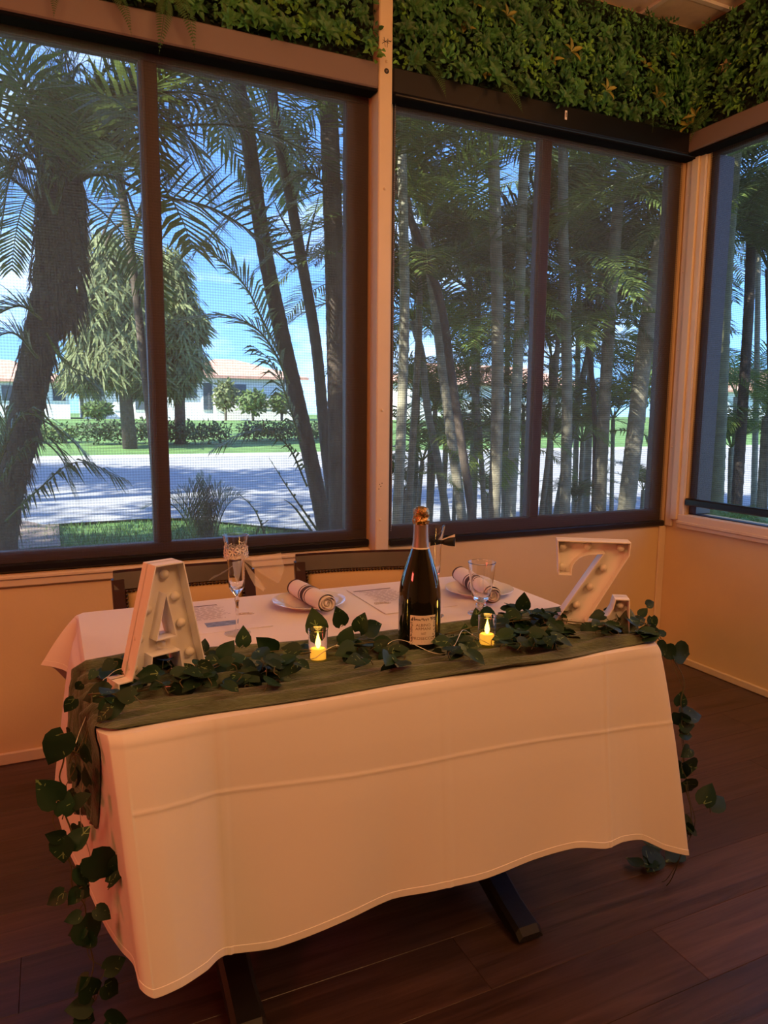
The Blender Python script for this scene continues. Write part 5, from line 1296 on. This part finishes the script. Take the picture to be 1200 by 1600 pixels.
for i, (px, pt, Y, nf_, sc_, fm_, lb) in enumerate((
  (655, 470, 6.2, 13, .95, 'frond', 'back palm whose crown spreads behind the pale trunk at the left edge'), (700, 540, 6.0, 12, .85, 'frondlight', 'back palm with a crown above the crossing pair of trunks'), (748, 470, 6.3, 13, .95, 'frond', 'back palm whose crown hides behind the straight dark trunk'),
  (795, 400, 6.6, 13, 1.0, 'frondlight', 'back palm with its crown between the straight trunk and the pale ringed trunk'), (832, 520, 6.1, 12, .9, 'frond', 'back palm with its crown against the middle window mullion'), (862, 560, 6.2, 12, .85, 'frondlight', 'back palm with its crown low just right of the mullion'),
  (905, 420, 6.6, 14, 1.05, 'frond', 'back palm whose dark crown fills the upper right pane'), (950, 500, 6.2, 13, .95, 'frond', 'back palm whose crown hides behind the upright trunk of the right pane'), (990, 600, 6.0, 12, .85, 'frondlight', 'back palm with its crown low by the broad leaning trunk'), (680, 640, 5.9, 11, .7, 'frondlight', 'back palm with low fronds behind the leaning trunks of the left pane'),
  (1030, 430, 6.3, 12, 1.0, 'frond', 'back palm with its crown at the right edge of the middle window'), (1185, 380, 6.0, 12, 1.0, 'frond', 'back palm with its crown high in the right wall window'), (1150, 620, 6.6, 11, .8, 'frondlight', 'back palm with low fronds in the right wall window'))):
    R(lb, Y, [(px-8, 810), (px-3, (810+pt)//2), (px, pt)], 9, 'trunkgrey', nf_, .0, sc_, fm_, 140+i, group=LG)
for i, (px, pt, Y, lb) in enumerate(((632, 765, 5.6, 'knee-high palm sprout at the left edge of the middle window'), (672, 645, 5.9, 'knee-high palm sprout between the leaning trunks of the middle window'), (712, 705, 6.2, 'knee-high palm sprout behind the crossing pair of trunks'), (762, 775, 5.7, 'knee-high palm sprout before the straight dark trunk'),
   (818, 640, 6.3, 'knee-high palm sprout just left of the middle window mullion'), (862, 690, 5.9, 'knee-high palm sprout just right of the middle window mullion'), (900, 785, 5.5, 'knee-high palm sprout low in the middle of the right pane'), (958, 655, 5.6, 'knee-high palm sprout by the upright trunk of the right pane'), (1005, 765, 6.0, 'knee-high palm sprout right of the broad leaning trunk'))):
    R(lb, Y, [(px-3, 815), (px, pt)], 7, 'trunkgrey', 11, .0, (.36, .55, .45, .32, .6, .5, .3, .58, .4)[i], 'frondlight' if i % 2 else 'frond', 170+i, group=LG, rises=(0, 1, 0, 3))
# right wall window
R('thick palm trunk with sunlit yellow rings in the right wall window', 4.3, [(1110, 800), (1116, 660), (1122, 520), (1128, 400), (1136, 300)], 38, 'trunkgreen', 9, .5, 1.1, 'frond', 31, group=LG)
R('slim palm trunk in the middle of the right wall window', 4.9, [(1150, 800), (1160, 640), (1170, 480), (1174, 350), (1172, 300)], 17, 'trunkdark', 10, .1, .8, 'frond', 32, group=LG)
R('young palm at the right edge of the picture in the right wall window', 4.7, [(1190, 800), (1194, 720), (1198, 650)], 16, 'trunkgrey', 9, .0, .6, 'frondlight', 33, group=LG)
R('palm trunk behind the corner post, seen through the right wall window', 4.0, [(1085, 800), (1092, 600), (1096, 420), (1098, 330)], 22, 'trunkdark', 9, .3, 1.0, 'frond', 34, group=LG)
R('palm behind the thick trunk, its crown filling the top left of the right wall window', 4.8, [(1118, 800), (1122, 600), (1125, 380)], 10, 'trunkdark', 16, .0, .9, 'frond', 35, group=LG)
R('palm with a drooping crown at the right edge of the right wall window', 4.6, [(1206, 800), (1204, 600), (1200, 420)], 10, 'trunkdark', 15, .0, .8, 'frond', 36, group=LG)
R('low bushy palm between the trunks of the right wall window', 5.2, [(1140, 800), (1141, 740), (1142, 700)], 8, 'trunkgrey', 13, .0, .55, 'frondlight', 37, group=LG, rises=(0, 1, 3))
# low sprouts under the sill of the right wall window
for i, (px, Y) in enumerate(((1082, 3.2), (1110, 3.3), (1140, 3.2), (1170, 3.25), (1196, 3.1))):
    c = onY(px, 812, Y); t = thing('palm_sprout', ['low yellow-green palm sprout under the sill at the left of the right wall window', 'second low palm sprout under the sill of the right wall window', 'middle low palm sprout under the sill of the right wall window', 'fourth low palm sprout under the sill of the right wall window', 'low palm sprout under the sill at the right edge of the picture'][i], 'shrub', (c[0], c[1], GZ), 'low palm sprouts under the right sill')
    MB().tube([(c[0], c[1], GZ-.05), (c[0], c[1], c[2]-.05)], .02, 8).build('stem', M['trunkgreen'], t, True)
    r = random.Random(i+50)
    for k in range(8):
        a = 2*PI*k/8+r.uniform(-.4, .4); x = Vector((math.cos(a), math.sin(a), 0))
        place('frond', FR['frondlight'][r.choice((2, 4, 1))], t, (c[0], c[1], c[2]-.08), frame3(x, (0, 0, 1)), .30)

# ---- far trees, hedges, houses
def leaf_cloud(mb, c, rad, n, L, seed, hollow=.35, hang=0.0):
    r = random.Random(seed); c = np.array(c, float)
    for k in range(n):
        d = np.array([r.gauss(0, 1) for _ in range(3)]); d /= np.linalg.norm(d); q = c+d*np.array(rad)*(hollow+(1-hollow)*r.random()**.5)
        a = np.array([r.gauss(0, 1) for _ in range(3)]); a /= np.linalg.norm(a); a[2] -= hang; a /= np.linalg.norm(a); b = np.cross(a, d); b /= np.linalg.norm(b)+1e-9
        mb.add([q, q+a*L*.5+b*L*(.22 if hang == 0 else .06), q+a*L, q+a*L*.5-b*L*(.22 if hang == 0 else .06)], [(0, 1, 2, 3)])
    return mb
def tree(label, px, py0, Y, crowns, trunk_w, m, n, L, seed, cat='tree', name='shade_tree'):
    b = onY(px, py0, Y); b[2] = terrain(b[0], Y)-.05
    t = thing(name, label, cat, tuple(b)); cr = MB(); tops = []
    for i, (cx, cy, rx, rz) in enumerate(crowns):
        c = onY(cx, cy, Y); k = Y/FPX*1.1; leaf_cloud(cr, c, (rx*k, rx*k*.9, rz*k), n, L*1.5, seed+i, .02, 1.2); tops.append(c)
    if trunk_w:
        tr = MB(); tr.tube([b, (b+tops[0])/2+np.array([.1, 0, 0]), tops[0]], [trunk_w, trunk_w*.8, trunk_w*.5], 8)
        for q in tops[1:]: tr.tube([(b*.45+tops[0]*.55), q], [trunk_w*.4, trunk_w*.15], 6)
        tr.build('trunk', M['trunkdark'], t, True)
    cr.build('crown', M[m], t); return t
tree('tall feathery olive tree beyond the road in the left window', 203, 690, 27, [(168, 400, 34, 40), (160, 450, 44, 44), (196, 470, 40, 50), (150, 510, 44, 44), (205, 530, 46, 44), (175, 560, 60, 36), (130, 570, 34, 30), (228, 575, 26, 34), (228, 440, 26, 44)], .25, 'leafolive', 900, .5, 60)
tree('darker feathery tree beyond the road, right of the left window mullion', 282, 690, 29, [(268, 420, 26, 36), (280, 470, 30, 36), (272, 520, 36, 36), (288, 560, 34, 30), (266, 585, 34, 26), (300, 500, 22, 26)], .22, 'leafolive', 800, .5, 70)
st_ = thing('shade_tree', 'broad shade tree by the road, left of what the windows show', 'tree', (-6.5, 10.5, GZ))
crn = MB(); rs = random.Random(12)
for k in range(20): leaf_cloud(crn, (-7.2+rs.uniform(-4.0, 3.6), 10.2+rs.uniform(-3.2, 5.2), 7.6+rs.uniform(-.9, 1.2)), (1.7, 1.7, .9), 700, .32, 500+k, .1)
crn.build('crown', M['leafdark'], st_)
MB().tube([(-6.5, 10.5, GZ-.1), (-6.4, 10.4, 3), (-5.8, 9.8, 6.8)], [.32, .26, .18], 10).tube([(-6.4, 10.4, 3.2), (-8, 9.5, 6.8)], [.16, .08], 8).tube([(-6.3, 10.3, 3.6), (-4.6, 11.6, 6.9)], [.15, .07], 8).build('trunk', M['trunkdark'], st_, True)
st2 = thing('shade_tree', 'unseen broad tree added beside the building to shade the left palms', 'tree', (-7.0, 4.6, GZ))  # out-of-view tree, added to keep the sun off the left palms
crn = MB()
for k in range(12): leaf_cloud(crn, (-5.7+rs.uniform(-2.4, 1.7), 3.6+rs.uniform(-1.2, 2.0), 6.6+rs.uniform(-1.0, 1.3)), (1.5, 1.3, .9), 700, .30, 600+k, .1)
crn.build('crown', M['leafdark'], st2)
MB().tube([(-7, 4.6, GZ-.1), (-6.9, 4.5, 3), (-6.0, 3.9, 6.0)], [.30, .24, .15], 10).tube([(-6.9, 4.5, 3.2), (-8, 4.0, 6.0)], [.15, .08], 8).tube([(-6.8, 4.4, 3.6), (-4.4, 4.4, 6.1)], [.14, .07], 8).build('trunk', M['trunkdark'], st2, True)
for i, (x0, x1, Y, h, lb) in enumerate(((150, 300, 29, .95, 'dark clipped hedge beyond the road behind the left window mullion'), (300, 372, 28.5, .9, 'dark round hedge beyond the road above the spiky shrub'), (395, 600, 30, .85, 'long low hedge beyond the road behind the three trunks'), (60, 140, 30, .7, 'low green hedge beyond the road by the thick leaning trunk'), (690, 860, 31, .9, 'low hedge beyond the road seen through the middle window'), (1120, 1230, 33, .9, 'low hedge beyond the road seen through the right wall window'))):
    a, b = onY(x0, 700, Y), onY(x1, 700, Y); mb = MB(); L_ = b[0]-a[0]; z0 = terrain(0, Y)
    for k in range(int(L_/.9)+1): leaf_cloud(mb, (a[0]+min(L_, k*.9), Y+.2*math.sin(k), z0+h*.5), (.75, .6, h*.52), 420, .17, 80+i*20+k, .2)
    o = mb.build('hedge', M['leafdark' if i != 3 else 'leafbush']); tag(o, lb, 'hedge', 'hedges beyond the road')
def house(label, px0, px1, Y, y_eave, y_ridge, wins, cols=(), bal=()):
    a, b = onY(px0, 650, Y), onY(px1, 650, Y); x0, x1 = a[0], b[0]; pm = (px0+px1)/2
    ze = onY(pm, y_eave, Y)[2]; zr = onY(pm, y_ridge, Y)[2]; z0 = .45; dep = 9
    t = thing('house', label, 'house', ((x0+x1)/2, Y, z0), 'houses across the road')
    MB().box((x0, Y, z0-.3), (x1, Y+dep, ze)).build('wall', M['stucco'], t)
    o_ = .6; q = min((x1-x0)/2, dep/2)*.9
    rf = MB(); rf.add([(x0-o_, Y-o_, ze), (x1+o_, Y-o_, ze), (x1+o_, Y+dep+o_, ze), (x0-o_, Y+dep+o_, ze), (x0+q, Y+dep/2, zr), (x1-q, Y+dep/2, zr)], [(0, 1, 5, 4), (1, 2, 5), (2, 3, 4, 5), (3, 0, 4), (3, 2, 1, 0)])
    rf.box((x0-o_, Y-o_, ze-.18), (x1+o_, Y-o_+.1, ze+.02)); rf.build('roof', M['clay'], t)
    for (p, q0, yt, yb, kind) in wins:
        w0, w1 = onY(p, 650, Y)[0], onY(q0, 650, Y)[0]; zt, zb = onY(p, yt, Y)[2], onY(p, yb, Y)[2]
        if kind == 'garage':
            g = MB().box((w0, Y-.06, max(zb, z0)), (w1, Y+.02, zt), .02).build('garage_door', M['garage'], t)
        else:
            f = MB().box((w0-.08, Y-.08, zb-.08), (w1+.08, Y-.02, zt+.08), .01).build('window', M['garage'], t)
            MB().box((w0, Y-.10, zb), (w1, Y-.07, zt)).build('pane', M['winglass'], f)
    for p in cols:
        c = onY(p, 650, Y-1.2); MB().box((c[0]-.35, Y-1.45, z0-.3), (c[0]+.35, Y-.75, onY(p, 614, Y)[2]), .03).build('pillar', M['stucco'], t)
    return t
house('white house with a clay tile roof behind the slanting trunk in the left window', 272, 468, 56, 588, 556, [(285, 308, 600, 622, 'w'), (318, 332, 598, 640, 'w'), (352, 385, 600, 622, 'w'), (400, 440, 604, 640, 'garage')], (268, 343))
house('white house partly behind the thick leaning trunk at far left', -130, 110, 60, 592, 556, [(5, 30, 602, 626, 'w'), (50, 62, 604, 640, 'w'), (84, 104, 602, 626, 'w')])
house('white house behind the feathery tree left of the left window mullion', 132, 240, 62, 596, 568, [(146, 160, 606, 626, 'w'), (178, 196, 606, 642, 'garage'), (212, 230, 604, 640, 'w')])
house('white house beyond the trunks of the middle window', 640, 905, 60, 600, 566, [(668, 690, 612, 632, 'w'), (716, 742, 610, 645, 'garage'), (768, 788, 610, 632, 'w'), (826, 846, 610, 632, 'w')])
house('white house with a clay roof seen through the right wall window', 1128, 1300, 52, 612, 572, [(1148, 1164, 622, 640, 'w'), (1188, 1206, 622, 640, 'w')])
for i, (px, py, Y, rx, rz, lb) in enumerate(((352, 618, 54, 16, 22, 'yellow-green bush before the white house in the left window'), (395, 628, 53, 24, 18, 'round green bush before the garage in the left window'), (440, 630, 54, 18, 15, 'small round bush right of the garage door'), (152, 640, 50, 18, 9, 'low bright bush before the white house by the leaning trunk'), (700, 625, 50, 26, 26, 'round bush beyond the road in the middle window'), (1010, 600, 48, 40, 50, 'leafy tree beyond the broad leaning trunk'))):
    c = onY(px, py, Y); k = Y/FPX*1.1; zb = terrain(0, Y)
    t = thing('garden_bush', lb, 'bush', (c[0], Y, zb), None)
    leaf_cloud(MB(), c, (rx*k, rx*k*.8, rz*k), 900, .38, 300+i, .2).build('crown', M['leafbush' if i else 'leafolive'], t)
    MB().tube([(c[0], Y, zb-.1), c], .10, 6).build('stem', M['trunkdark'], t)
